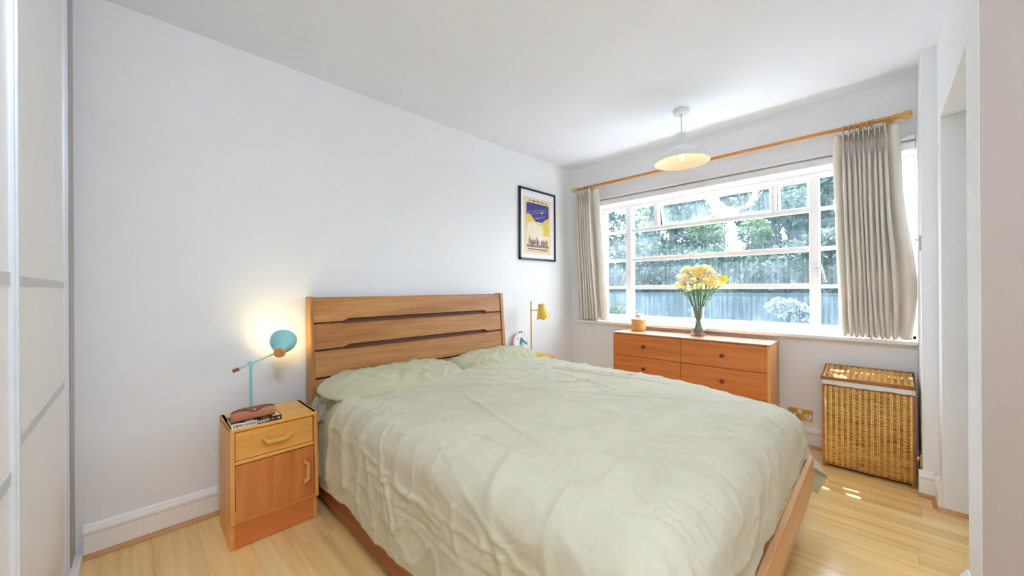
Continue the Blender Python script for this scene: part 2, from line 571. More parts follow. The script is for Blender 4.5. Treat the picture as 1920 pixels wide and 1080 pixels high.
struct('ceiling', B(XA - 0.1, XE + 0.1, YBACK - 0.1, 3.72, ZC, ZC + 0.12), M_ceil)
struct('wall_left', B(XA - 0.1, XA, YBACK - 0.1, 3.72, -0.01, ZC + 0.02), M_wall)
struct('wall_back', B(XA - 0.1, XE + 0.1, YBACK - 0.1, YBACK, -0.01, ZC + 0.02), M_wall)
struct('wall_entrance', B(XE, XE + 0.1, YBACK, 1.83, -0.01, ZC + 0.02), M_wall)

# window wall: opening x -2.11..0.163, z 0.80..2.0
WX0, WX1, WZ0, WZ1 = -2.115, 0.175, 0.795, 1.99
YO = 3.62
bm = NB()
box(bm, XA, WX0, YB, YO, -0.01, ZC + 0.02)
box(bm, WX1, 0.6, YB, YO, -0.01, ZC + 0.02)
box(bm, WX0, WX1, YB, YO, -0.01, WZ0)
box(bm, WX0, WX1, YB, YO, WZ1, ZC + 0.02)
wall_win = struct('wall_window', bm, M_wall)
# right side: pier beside the window, step, lintel over the recess, near pier
struct('wall_right_pier', B(0.155, 0.8, 3.035, YB + 0.1, -0.01, ZC + 0.02, 0.004), M_wall)
struct('wall_right_step', B(XR, 0.8, 2.89, 3.04, -0.01, ZC + 0.02, 0.004), M_wall)
struct('wall_right_lintel', B(XR, 0.8, 2.06, 2.90, 2.012, ZC + 0.02, 0.004), M_wall)
struct('wall_right_recess', B(0.78, 0.9, 2.06, 2.90, -0.01, 2.05), M_wall)
struct('wall_right_near', B(XR, XE + 0.1, 1.83, 2.075, -0.01, ZC + 0.02, 0.006, 3), M_wall)

M_wall_shade = plain('wall_shade_paint', (184, 170, 160), 0.85, nscale=3.0, var=0.012, spec=0.2)
struct('wall_hall_shade', B(XR + 0.002, XE, 1.826, 1.8305, -0.005, ZC + 0.01), M_wall_shade)  # thin slab over the near wall; its darker colour imitates the shade there
# shallow plaster cove between ceiling and window wall
bm = NB()
prof = [(0, 0)] + [(-0.03 * math.cos(a), -0.03 * math.sin(a)) for a in [0]] 
cove = [(0.0, 0.0), (0.035, 0.0), (0.022, -0.008), (0.010, -0.020), (0.0, -0.036)]
extrude_profile(bm, cove, (XA, YB, ZC), (0.155, YB, ZC), out=(0, -1, 0))
struct('trim_1', bm, M_ceil)

# skirting boards: torus profile plus an oak scotia at the floor
def skirting(name, p0, p1, out, bead=True):
    prof = [(0, 0), (0.016, 0), (0.016, 0.098), (0.019, 0.102), (0.021, 0.110), (0.019, 0.119), (0.013, 0.126), (0.010, 0.134), (0.004, 0.142), (0, 0.142)]
    bm = NB(); extrude_profile(bm, prof, p0, p1, out=out)
    o = struct(name, bm, M_gloss)
    if bead:
        o3 = Vector(out) * 0.016
        pr = [(0, 0.0), (0.016, 0.0), (0.015, 0.006), (0.009, 0.014), (0.003, 0.019), (0, 0.019)]
        bm = NB(); extrude_profile(bm, pr, Vector(p0) + o3, Vector(p1) + o3, out=out)
        obj('scotia_bead', bm, M_trim, o)
    return o
skirting('baseboard_left', (XA, -0.165, 0), (XA, YB, 0), (1, 0, 0))
skirting('baseboard_window', (XA, YB, 0), (0.155, YB, 0), (0, -1, 0))
skirting('baseboard_pier', (0.139, 3.035, 0), (XR - 0.016, 3.035, 0), (0, -1, 0))
skirting('baseboard_step', (XR, 2.89, 0), (XR, 3.02, 0), (-1, 0, 0))
skirting('baseboard_near', (XR, 1.83, 0), (XR, 2.075, 0), (-1, 0, 0), bead=False)
# oak bead along the recess back jamb
bm = NB(); extrude_profile(bm, [(0, 0), (0.016, 0), (0.009, 0.014), (0, 0.019)], (XR - 0.02, 2.89, 0), (0.6, 2.89, 0), out=(0, -1, 0))
struct('trim_2', bm, M_trim)

# ------------------------------------------------------------------ window
YF = 3.55      # glass plane
window = bpy.data.objects.new('window_1', None); link(window); window['kind'] = 'structure'
window.location = (0, 0, 0)
def wpart(name, *a, bev=0.003, mat=None, parent=None):
    return obj(name, B(*a, bev=bev), mat or M_frame, parent or window)
# sill board, head and jambs
bm = NB(); box(bm, XA + 0.10, 0.155, 3.335, YB + 0.002, 0.785, 0.811, 0.006)
box(bm, WX0, 0.16, YB, 3.53, 0.785, 0.811)
obj('sill', bm, M_gloss, window)
wpart('bottom_rail', WX0, WX1, 3.515, 3.585, 0.800, 0.868)
wpart('rail_step', WX0, WX1, 3.50, 3.517, 0.800, 0.832)
wpart('head', WX0, WX1, 3.515, 3.585, 1.955, 1.995)
wpart('jamb', WX0 - 0.005, -2.085, 3.50, 3.585, 0.80, 1.995)
wpart('jamb', 0.085, WX1, 3.50, 3.585, 0.80, 1.995)
# architrave above the opening: stepped moulding on the room side
wpart('architrave', WX0 - 0.04, 0.152, 3.362, 3.402, 2.056, 2.083, bev=0.007)
wpart('architrave_lower', WX0 - 0.02, 0.152, 3.370, 3.402, 1.992, 2.044, bev=0.007)
# mullions
wpart('mullion', -1.845, -1.788, 3.505, 3.59, 0.86, 1.96)
wpart('mullion', -0.380, -0.322, 3.505, 3.59, 0.86, 1.96)
# glazing bars: (x0,x1) bays
BARS = [(1.707, 1.742), (1.411, 1.450), (1.134, 1.172)]
BAYS = [(-2.085, -1.845), (-1.788, -0.380), (-0.322, 0.085)]
for bi, (x0, x1) in enumerate(BAYS):
    for k, (z0, z1) in enumerate(BARS):
        zz = (z0, z1) if bi == 1 else (z0 + 0.004, z1 - 0.008)
        wpart('glazing_bar', x0, x1, 3.528, 3.578, *zz)
wpart('fanlight_post', -1.562, -1.520, 3.52, 3.58, 1.735, 1.96)
wpart('fanlight_post', -0.618, -0.586, 3.52, 3.58, 1.735, 1.96)
def pane(x0, x1, z0, z1, parent=None, yy=YF):
    return obj('pane', B(x0 - 0.004, x1 + 0.004, yy - 0.002, yy + 0.002, z0 - 0.004, z1 + 0.004), M_glass, parent or window)
ZR = [(0.868, 1.134), (1.172, 1.411), (1.450, 1.707)]
for bi, (x0, x1) in enumerate(BAYS):
    for z0, z1 in ZR:
        pane(x0, x1, z0, z1)
    if bi != 1:
        pane(x0, x1, 1.742, 1.955)
pane(-1.788, -1.562, 1.742, 1.955)
# two top-hung fanlights standing open outwards
def fanlight(x0, x1, ang):
    e = bpy.data.objects.new('fanlight', None); link(e, window)
    e.location = (0, 3.575, 1.952); e.rotation_euler = (math.radians(ang), 0, 0)
    h = 0.213; t = 0.016
    bm = NB()
    box(bm, x0 + 0.004, x1 - 0.004, -0.012, 0.012, -t, 0)
    box(bm, x0 + 0.004, x1 - 0.004, -0.012, 0.012, -h, -h + t)
    box(bm, x0 + 0.004, x0 + 0.004 + t, -0.012, 0.012, -h + t, -t)
    box(bm, x1 - 0.004 - t, x1 - 0.004, -0.012, 0.012, -h + t, -t)
    obj('sash_frame', bm, M_frame, e)
    obj('sash_pane', B(x0 + t, x1 - t, -0.002, 0.002, -h + t - 0.003, -t + 0.003), M_glass, e)
fanlight(-1.520, -0.618, 17)
fanlight(-0.586, -0.380, 9)
# stay peg on the transom and two casement handles
bm = NB(); tube(bm, [(-1.03, 3.52, 1.742), (-1.03, 3.515, 1.775)], 0.006, 8); tube(bm, [(-1.06, 3.517, 1.752), (-0.96, 3.517, 1.752)], 0.004, 8)
obj('casement_stay', bm, M_chrome, window, smooth=True, angle=40)
def handle(x, sgn):
    bm = NB()
    tube(bm, [(x - sgn * 0.02, 3.505, 1.300), (x + sgn * 0.012, 3.485, 1.305), (x + sgn * 0.016, 3.48, 1.302)], 0.008, 10)
    tube(bm, [(x + sgn * 0.016, 3.48, 1.306), (x + sgn * 0.022, 3.478, 1.27), (x + sgn * 0.040, 3.482, 1.182)], [0.007, 0.008, 0.0065], 10)
    obj('window_handle', bm, M_chrome, window, smooth=True, angle=50)
handle(-0.328, 1)
handle(-1.838, -1)

# ------------------------------------------------------------------ wardrobe with sliding doors (left edge of the view)
YW = -0.178
wr = thing('wardrobe', 'white built-in wardrobe with sliding doors and silver profiles', 'wardrobe', (XA, YW, 0))
def wp(name, mat, *a, bev=0.002):
    return obj(name, B(*a, bev=bev), mat, wr, off=(XA, YW, 0))
wp('end_post', M_alu_d, XA + 0.002, XA + 0.12, YW - 0.10, YW - 0.010, 0.035, 2.43)
wp('floor_track', M_gloss, XA + 0.022, -0.35, YW - 0.09, YW + 0.012, 0.001, 0.035)
wp('carcass', M_panelw, XA + 0.03, -0.35, YBACK + 0.02, YW - 0.12, 0.02, 2.42)
wp('top_track', M_gloss, XA + 0.002, -0.35, YW - 0.10, YW + 0.006, 2.40, 2.435)
def sliding(x0, x1, y, sw=0.035):
    d = bpy.data.objects.new('sliding_door', None); link(d, wr); d.location = (0, 0, 0)
    o = (XA, YW, 0)
    zz = [(0.045, 0.775), (0.795, 1.164), (1.184, 2.40)]
    for a, b in zz:
        obj('door_panel', B(x0 + sw - 0.004, x1 - sw + 0.004, y - 0.008, y, a, b), M_panelw, d, off=o)
    for z in (0.785, 1.174):
        obj('dividing_strip', B(x0 + sw - 0.004, x1 - sw + 0.004, y - 0.010, y + 0.002, z - 0.0125, z + 0.0125), M_panelg, d, off=o)
    for xx in (x0, x1 - sw):
        bm = NB(); box(bm, xx, xx + sw, y - 0.016, y + 0.008, 0.04, 2.405, 0.003)
        box(bm, xx + 0.25 * sw, xx + 0.75 * sw, y + 0.006, y + 0.012, 0.04, 2.405, 0.002)
        obj('stile', bm, M_alu, d, off=o)
sliding(-2.300, -1.16, YW - 0.024)
sliding(-1.225, -0.36, YW + 0.002, 0.018)

# ------------------------------------------------------------------ bed
FY0, FY1, FX1 = 0.690, 2.300, -0.238
bed = thing('bed', 'ash wood double bed with slatted headboard and low raised frame', 'bed', (-1.28, 1.465, 0))
BO = (-1.28, 1.465, 0)
# reclined headboard: front face x = hx(z)
def hx(z): return -2.345 + (1.105 - z) * 0.075
def hb_board(z0, z1, slot_lo, slot_hi, y0=0.722, y1=2.203):
    """plank between the posts; long cut-outs along its edges"""
    pts = []
    s0, s1, dp = 0.885, 2.05, 0.016
    lo = [(y0, z0)] + ([(s0, z0), (s0 + 0.035, z0 + dp), (s1 - 0.035, z0 + dp), (s1, z0)] if slot_lo else []) + [(y1, z0)]
    hi = [(y1, z1)] + ([(s1, z1), (s1 - 0.02, z1 - 0.004), (s0 + 0.02, z1 - 0.004), (s0, z1)] if slot_hi else []) + [(y0, z1)]
    c = 0.008
    front = lo + [(y, z - c) for y, z in hi]
    poly = lo + hi
    bm = NB()
    A = [bm.verts.new((hx(z), y, z)) for y, z in front]
    Mid = [bm.verts.new((hx(z) - (c if k >= len(lo) else 0.0015), y, z)) for k, (y, z) in enumerate(poly)]
    Bk = [bm.verts.new((hx(z) - 0.024, y, z)) for y, z in poly]
    n = len(A)
    bm.faces.new(A); bm.faces.new(Bk[::-1])
    for P0, P1 in ((A, Mid), (Mid, Bk)):
        for i in range(n): bm.faces.new((P0[i], P1[i], P1[(i + 1) % n], P0[(i + 1) % n]))
    return bm
for z0, z1, lo, hi in ((0.957, 1.103, True, False), (0.800, 0.947, True, True), (0.640, 0.788, False, True), (0.478, 0.626, False, False), (0.33, 0.466, False, False)):
    obj('headboard_plank', hb_board(z0, z1, lo, hi), M_head, bed, off=BO)
bm = NB(); hexa(bm, [(hx(0.34) - 0.040, 0.722, 0.34), (hx(0.34) - 0.026, 0.722, 0.34), (hx(0.34) - 0.026, 2.205, 0.34), (hx(0.34) - 0.040, 2.205, 0.34), (hx(1.08) - 0.040, 0.722, 1.08), (hx(1.08) - 0.026, 0.722, 1.08), (hx(1.08) - 0.026, 2.205, 1.08), (hx(1.08) - 0.040, 2.205, 1.08)])
obj('slot_shadow_board', bm, plain('slot_shadow_brown', (96, 56, 32), 0.6), bed, off=BO)  # added behind the slots; its dark brown stands in for their shadow
for y0, y1 in ((0.700, 0.720), (2.207, 2.240)):
    bm = NB()
    zt = 1.108
    hexa(bm, [(-2.40, y0, 0.0), (hx(0) + 0.012, y0, 0.0), (hx(0) + 0.012, y1, 0.0), (-2.40, y1, 0.0), (-2.412, y0, zt), (hx(zt) + 0.008, y0, zt), (hx(zt) + 0.008, y1, zt), (-2.412, y1, zt)])
    bmesh.ops.bevel(bm, geom=bm.edges[:], offset=0.003, segments=2, affect='EDGES')
    obj('headboard_post', bm, M_post, bed, off=BO)
obj('side_rail', B(-2.28, FX1 - 0.024, FY0, FY0 + 0.028, 0.035, 0.33, 0.004), M_rail_shade, bed, off=BO)
obj('side_rail', B(-2.28, FX1 - 0.024, FY1 - 0.028, FY1, 0.18, 0.33, 0.004), M_rail_shade, bed, off=BO)
obj('foot_rail', B(FX1 - 0.022, FX1, FY0, FY1, 0.18, 0.33, 0.004), M_rail_lit, bed, off=BO)
for lx, ly in ((-0.75, 0.85), (-0.75, 1.95)):
    bm = NB(); hexa(bm, [(lx - 0.03, ly, 0), (lx + 0.03, ly, 0), (lx + 0.03, ly + 0.06, 0), (lx - 0.03, ly + 0.06, 0), (lx - 0.04, ly - 0.01, 0.185), (lx + 0.04, ly - 0.01, 0.185), (lx + 0.04, ly + 0.07, 0.185), (lx - 0.04, ly + 0.07, 0.185)])
    obj('leg', bm, M_post, bed, off=BO)
bm = NB()
for k in range(11):
    xx = -2.2 + k * 0.17
    box(bm, xx, xx + 0.07, FY0 + 0.028, FY1 - 0.028, 0.26, 0.28)
obj('slat_base', bm, M_rail_shade, bed, off=BO)

mat_o = thing('mattress', 'mattress in a sage sheet beneath the duvet', 'mattress', (-1.28, 1.465, 0.28))
obj('mattress_body', B(-2.27, -0.335, 0.725, 2.225, 0.281, 0.525, 0.05, 4), M_pillow, mat_o, smooth=True, off=(-1.28, 1.465, 0.28))
# white frill of an under-sheet peeping out by the headboard
P = []
for i in range(40):
    u = i / 39
    rowp = []
    for j in range(7):
        v = j / 6
        x = -2.20 + 0.16 * u
        yy = 0.690 - 0.018 * math.sin(u * 26) * (0.3 + v) - 0.02 * v
        z = 0.565 - 0.075 * v - 0.02 * u + 0.006 * math.sin(u * 17 + v * 3)
        rowp.append((x, yy, z))
    P.append(rowp)
bm = NB(); grid_mesh(bm, P)
bmesh.ops.solidify(bm, geom=bm.faces[:], thickness=0.003)
tag(obj('sheet_frill', bm, M_sheet, mat_o, smooth=True, off=(-1.28, 1.465, 0.28)), 'white frilled sheet edge')

# duvet and sheet: cloth unrolled over the mattress, bent down at the sides (and foot)
def drape(x0, xl, WL, WR, r, ztop, aL, aR, bF, ns, nt_, cre, amp=1.0, seed=0.0):
    yc = 1.465
    L = xl - x0
    P = []
    for i in range(ns + 1):
        s = -WL - aL + (WL + WR + aL + aR) * i / ns
        rowp = []
        for j in range(nt_ + 1):
            t = (L + bF) * j / nt_
            sc_ = max(-WL, min(WR, s))
            a = s - sc_; b = max(0.0, t - L)
            d = math.hypot(a, b)
            px, py = x0 + min(t, L), yc + sc_
            corner = min(1.0, abs(a) * b / 0.05)
            z = ztop
            hang = 0.0
            if d > 1e-9:
                if d < r * PI / 2:
                    out, drop = r * math.sin(d / r), r * (1 - math.cos(d / r))
                else:
                    e = d - r * PI / 2
                    fl = (0.02 if a <= 0 else 0.03) + (0.26 if a > 0 else 0.12) * corner
                    out, drop = r + e * fl, r + e * math.sqrt(max(0.1, 1 - fl * fl))
                hang = min(1.0, d / 0.35)
                wS = a * a / (a * a + b * b)
                def folds(al):
                    f = 0.013 * math.sin(al * 13 + 3.0 * mnoise.noise((al * 2.1, 3.1, seed)) + d * 2.0) * hang ** 1.4
                    return f + 0.020 * mnoise.noise((al * 6.0 + d * 2.2, d * 1.2, 7.7 + seed)) * hang
                fo = wS * 0.85 * folds(t) + (1 - wS) * 0.30 * folds(s)
                fo += 0.030 * math.sin(math.atan2(b, abs(a)) * 9) * corner * hang
                out += fo
                px += out * b / d; py += out * a / d
                z = ztop - drop
                if d > 0.1:
                    z += min(1.0, (d - 0.1) / 0.2) * (0.016 * mnoise.noise((s * 3, t * 3, 5.0 + seed)) + 0.008 * mnoise.noise((s * 9, t * 9, 6.0 + seed)))
            inner = max(0.0, 1 - (d / 0.25))
            cs, ct = (s / WR if s > 0 else s / WL), (t - L / 2) / (L / 2)
            z += 0.020 * max(0, 1 - cs * cs) * inner * (1 - 0.25 * max(0, ct))
            z += 0.012 * fbm(s * 1.7, t * 1.5, 1.3, 2) * inner
            z -= 0.055 * max(0.0, min(1.15, (cs - 0.25) / 0.75)) ** 2 * max(0.0, min(1.1, (ct - 0.1) / 0.9)) ** 2 * (1 - 0.6 * hang) * (1.0 if bF > 0 else 0.0)
            # wrinkles: sharp ridges of warped noise, finer and denser by the edges
            q1 = mnoise.noise((s * 3.6 + 1.1 * t + seed, t * 7.5 - 1.5 * s, 2.0))
            q2 = mnoise.noise((s * 9.0 - 2 * t, t * 5.0 + 4 * s, 9.0 + seed))
            q3 = mnoise.noise((s * 19.0, t * 7.0 + 5 * s, 4.0))
            edge = 0.9 * math.exp(-((t - L) / 0.17) ** 2) + 0.22 * math.exp(-((s + WL) / 0.22) ** 2) + 0.15 * hang
            w_ = 0.008 * math.exp(-abs(q1) * 9) + 0.006 * math.exp(-abs(q2) * 9) * (0.5 + edge) + 0.006 * math.exp(-abs(q3) * 8) * edge
            w_ *= amp * (0.55 + 0.9 * max(0.0, min(1.0, 0.5 + 0.9 * mnoise.noise((s * 1.3, t * 1.3, 11.0)))))
            for (s0, t0, s1, t1, h, w) in cre:
                dx, dy = s1 - s0, t1 - t0
                q = max(0, min(1, ((s - s0) * dx + (t - t0) * dy) / (dx * dx + dy * dy)))
                dd = (s - s0 - q * dx) ** 2 + (t - t0 - q * dy) ** 2
                if dd < 0.004: w_ += h * math.exp(-dd / (w * w))
            if d > 0.06:
                k = min(1, (d - 0.06) / 0.1)
                py += (a / d) * w_ * k; px += (b / d) * w_ * k
                z += w_ * (1 - k)
            else:
                z += w_
            if j == 0: z -= 0.012
            rowp.append((px, py, z))
        P.append(rowp)
    bm = NB(); grid_mesh(bm, P)
    return bm
CRE = [(-0.30, 0.45, -0.58, 1.40, .008, .010), (-0.58, 0.8, -0.56, 1.65, .006, .009), (-0.2, 0.3, 0.35, 0.75, .006, .010), (0.1, 0.8, 0.45, 1.4, .006, .009),
       (-0.93, 0.70, -0.90, 1.62, .004, .008), (-1.00, 0.70, -0.98, 1.62, -.004, .009), (-0.72, 0.50, -1.08, 0.68, .011, .013), (-0.68, 0.70, -1.12, 0.52, .010, .011),
       (-0.87, 0.35, -0.95, 0.95, .005, .008), (-0.94, 0.42, -0.92, 0.85, .005, .007), (0.5, 0.4, 0.62, 1.1, .009, .014), (0.55, 0.45, 0.68, 0.85, -.010, .012), (0.42, 0.5, 0.30, 0.95, .006, .008),
       (-0.45, 1.0, -0.1, 1.2, .006, .008), (-0.1, 1.25, 0.4, 1.35, .006, .010), (-0.72, 0.22, -1.10, 0.20, .016, .022), (-0.70, 0.08, -1.12, 0.02, .016, .022), (-0.70, 0.40, -1.1, 0.36, .010, .014),
       (-0.35, 0.15, 0.0, 0.55, .005, .010), (0.0, 0.2, 0.45, 0.3, .006, .010), (-0.62, 1.1, -0.95, 1.25, .008, .016), (-0.62, 1.35, -1.05, 1.42, .010, .018), (-0.9, 1.3, -0.7, 0.8, .006, .010)]
du = obj('duvet', drape(-1.945, -0.358, 0.705, 0.775, 0.09, 0.600, 0.485, 0.40, 0.315, 330, 270, CRE), M_duvet, None, smooth=True, off=(-1.15, 1.465, 0.54))
du.location = (-1.15, 1.465, 0.54)
md = du.modifiers.new('thickness', 'SOLIDIFY'); md.thickness = 0.014; md.offset = -1
tag(du, 'pale sage green cotton duvet spread over the bed, creased and hanging at the sides', 'duvet')
sh = obj('bed_sheet', drape(-2.235, -1.84, 0.688, 0.755, 0.085, 0.566, 0.48, 0.36, 0.0, 170, 60, [(-0.72, 0.12, -1.1, 0.16, .010, .014), (-0.7, 0.25, -1.1, 0.30, .008, .012)], 0.6, 3.3), M_pillow, None, smooth=True, off=(-2.05, 1.465, 0.54))
sh.location = (-2.05, 1.465, 0.54)
tag(sh, 'sage top sheet showing between the pillows and the duvet edge', 'sheet')

# pillows
def pillow(name, cx, cy, cz, lx, ly, th, rz, tilt, seed, label):
    n, m = 90, 64
    bm = NB()
    def P(u, v, side):
        # square parameter -> softly rounded rectangle outline
        k = 1 - 0.16 * (u * u) * (v * v)
        x = v * lx / 2 * k * (1 - 0.05 * u * u)
        y = u * ly / 2 * k * (1 - 0.05 * v * v)
        h = (max(0, 1 - abs(u) ** 3.6) ** 0.62) * (max(0, 1 - abs(v) ** 2.4) ** 0.66) * th / 2
        q1 = mnoise.noise((u * 2.6 + seed, v * 1.8, seed)); q2 = mnoise.noise((u * 4 + v * 2.5, v * 2.4, seed + 3)); q3 = mnoise.noise((u * 8, v * 3.0 + u * 2, seed + 8))
        w_ = 0.010 * math.exp(-abs(q1) * 7) + 0.007 * math.exp(-abs(q2) * 8) + 0.0035 * math.exp(-abs(q3) * 7)
        w_ += 0.006 * math.sin(u * 24 + 4 * v + 4 * mnoise.noise((u * 2, v * 2, seed))) * abs(v) ** 2
        w_ += 0.012 * mnoise.noise((u * 1.5, v * 1.2, seed + 20))
        f = min(1, h / 0.03)
        return Vector((x, y, side * (h * (1.0 if side > 0 else 0.62)) + w_ * f * side))
    top = [[P(-1 + 2 * i / n, -1 + 2 * j / m, 1) for j in range(m + 1)] for i in range(n + 1)]
    bot = [[P(-1 + 2 * i / n, -1 + 2 * j / m, -1) for j in range(m + 1)] for i in range(n + 1)]
    grid_mesh(bm, top); grid_mesh(bm, bot, True)
    bmesh.ops.remove_doubles(bm, verts=bm.verts, dist=0.0008)
    bmesh.ops.transform(bm, matrix=Matrix.Rotation(rz, 4, 'Z') @ Matrix.Rotation(tilt, 4, 'Y'), verts=bm.verts)
    o = obj(name, bm, M_pillow, None, smooth=True)
    o.location = (cx, cy, cz)
    return tag(o, label, 'pillow')
pillow('pillow', -2.040, 1.090, 0.616, 0.42, 0.88, 0.135, 0.03, math.radians(5), 1.7, 'plump sage pillow nearer the teal lamp and nightstand')
pillow('pillow', -2.090, 1.925, 0.616, 0.36, 0.82, 0.110, 0.05, math.radians(5), 8.3, 'flatter sage pillow at the yellow lamp side of the bed')

# ------------------------------------------------------------------ nightstands
def nightstand(loc, label):
    """origin: floor, back-left corner; +x to the room, +y along the wall; 0.285 deep, 0.355 wide, 0.535 high"""
    t = thing('nightstand', label, 'nightstand', loc, 'matching oak nightstands')
    D, Wd, H = 0.285, 0.355, 0.535
    # side panels flare forward a little towards the floor
    for y0 in (0.0, Wd - 0.016):
        bm = NB()
        poly = [(0, 0), (D - 0.012, 0), (D - 0.012, 0.105), (D + 0.012, 0.120), (D, H - 0.012), (D - 0.012, H), (0, H)]
        prism(bm, poly, (0, y0, 0), (1, 0, 0), (0, 0, 1), (0, 0.016, 0))
        obj('side_panel', bm, M_honey_side, t)
    bm = B(0.0, D, 0.0, Wd, H - 0.016, H, 0.005)
    obj('top', bm, M_honey, t)
    obj('back_panel', B(0.002, 0.008, 0.016, Wd - 0.016, 0.03, H - 0.016), M_honey_side, t)
    obj('bottom_shelf', B(0.008, D - 0.01, 0.016, Wd - 0.016, 0.112, 0.126), M_honey, t)
    obj('plinth', B(D - 0.030, D - 0.014, 0.014, Wd - 0.014, 0.001, 0.112, 0.002), M_plinth, t)
    bm = NB()
    box(bm, D - 0.028, D - 0.002, 0.016, Wd - 0.016, H - 0.162, H - 0.146, 0.004)
    obj('front_rail', bm, M_honey, t)
    dr = obj('drawer', B(D - 0.024, D - 0.008, 0.019, Wd - 0.019, H - 0.144, H - 0.020, 0.003), M_honey, t)
    yc = Wd / 2 + 0.0
    hz = H - 0.078
    bm = NB()
    # faceted bar pull: two feet and a bar tapering into them
    prism(bm, [(-0.060, 0.012), (-0.046, 0.012), (-0.034, 0.001), (0.034, 0.001), (0.046, 0.012), (0.060, 0.012), (0.042, -0.014), (-0.042, -0.014)], (D + 0.003, yc, hz), (0, 1, 0), (0, 0, 1), (0.018, 0, 0))
    box(bm, D - 0.010, D + 0.008, yc - 0.053, yc - 0.041, hz - 0.003, hz + 0.009)
    box(bm, D - 0.010, D + 0.008, yc + 0.041, yc + 0.053, hz - 0.003, hz + 0.009)
    obj('drawer_pull', bm, M_pull_highlight, dr)
    # door of three veneer leaves
    dd = bpy.data.objects.new('door', None); link(dd, t)
    seg = [0.019, 0.125, 0.222, Wd - 0.019]
    for a, b in zip(seg, seg[1:]):
        bm = NB()
        hexa(bm, [(D - 0.014, a, 0.132), (D + 0.002, a, 0.132), (D + 0.002, b, 0.132), (D - 0.014, b, 0.132), (D - 0.022, a, H - 0.166), (D - 0.006, a, H - 0.166), (D - 0.006, b, H - 0.166), (D - 0.022, b, H - 0.166)])
        obj('veneer_leaf', bm, M_burl, dd)
    bm = NB()
    prism(bm, [(-0.058, -0.012), (-0.045, -0.012), (-0.034, -0.001), (0.034, -0.001), (0.045, -0.012), (0.058, -0.012), (0.040, 0.013), (-0.040, 0.013)], (D + 0.004, 0.300, 0.258), (0, 0, 1), (0, 1, 0), (0.018, 0, 0))
    box(bm, D - 0.008, D + 0.010, 0.288, 0.298, 0.205, 0.217)
    box(bm, D - 0.010, D + 0.010, 0.288, 0.298, 0.299, 0.311)
    obj('door_pull', bm, M_pull_highlight, dd)
    for z in (0.155, 0.325):
        obj('hinge', B(D - 0.012, D + 0.003, 0.017, 0.020, z - 0.018, z + 0.018), M_brass, dd)
    return t
nightstand((-2.305, 0.284, 0.001), 'honey oak nightstand holding the book, spectacle case and teal lamp')
nightstand((-2.418, 2.335, 0.001), 'honey oak nightstand on the window side of the bed, under the yellow lamp')
NZ = 0.536

# book with lettering on its spine
def text_me(s, size, mat, extrude=0.0004, width=None):
    cu = bpy.data.curves.new('lettering', 'FONT')
    cu.body = s; cu.size = size; cu.extrude = extrude; cu.align_x = 'LEFT'
    cu.offset = size * 0.012
    to = bpy.data.objects.new('lettering_tmp', cu)
    COL.objects.link(to)
    bpy.context.view_layer.update()
    dg = bpy.context.evaluated_depsgraph_get()
    me = bpy.data.meshes.new_from_object(to.evaluated_get(dg))
    bpy.data.objects.remove(to, do_unlink=True)
    co = np.empty(len(me.vertices) * 3); me.vertices.foreach_get('co', co); co = co.reshape(-1, 3)
    if width is not None and len(co):
        co[:, 0] -= co[:, 0].min()
        co[:, 0] *= width / co[:, 0].max()
        me.vertices.foreach_set('co', co.ravel())
    me.materials.clear(); me.materials.append(mat)
    me.update()
    return me
bk_loc = (-2.028, 0.291, NZ)
book = thing('book', 'paperback with white and black lettered spine under the spectacle case', 'book', bk_loc)
BL, BD, BH = 0.192, 0.125, 0.0215
book.rotation_euler = (0, 0, math.radians(-0.5))
obj('pages', B(-BD + 0.002, -0.003, 0.002, BL - 0.002, 0.0015, BH - 0.0015), M_paper, book)
obj('back_cover', B(-BD, 0, 0, BL, 0, 0.0015), M_coverk, book)
obj('front_cover', B(-BD, 0, 0, BL, BH - 0.0015, BH), M_coverk, book)
obj('spine_white', B(-0.0015, 0.0006, 0, 0.094, 0, BH), M_spinew, book)
obj('spine_black', B(-0.0015, 0.0006, 0.094, BL, 0, BH), M_coverk, book)
def spine_text(s, size, mat, y, w, z):
    me = text_me(s, size, mat, width=w)
    o = obj_me('spine_lettering', me, book, (0.0010, y, z), (PI / 2, 0, PI / 2))
    return o
spine_text('ELMORE  LEONARD', 0.0145, M_ink, 0.006, 0.084, 0.0055)
spine_text('BANDITS', 0.0185, M_inkw, 0.097, 0.046, 0.004)
bm = NB(); lathe(bm, [(0, 0), (0.0048, 0), (0.0048, 0.0004), (0, 0.0004)], (0.0006, 0.155, BH / 2), (1, 0, 0), 20); obj('spine_dot', bm, M_orange, book)
obj('spine_mark', B(0.0006, 0.0010, 0.163, 0.174, BH / 2 - 0.003, BH / 2 + 0.003), M_greyp, book)
bm = NB(); lathe(bm, [(0, 0), (0.0042, 0), (0.0042, 0.0004), (0, 0.0004)], (0.0006, 0.181, BH / 2), (1, 0, 0), 16); obj('spine_mark', bm, M_inkw, book)
# orange and dark cover art peeping out under the case
for k, (a, b, c, d, mt) in enumerate([(0.005, 0.03, -0.035, -0.004, M_orange), (0.05, 0.085, -0.03, -0.004, M_cream), (0.115, 0.14, -0.035, -0.003, M_orange), (0.155, 0.188, -0.09, -0.004, M_cream)]):
    obj('cover_art', B(c, d, a, b, BH, BH + 0.0004), mt, book)

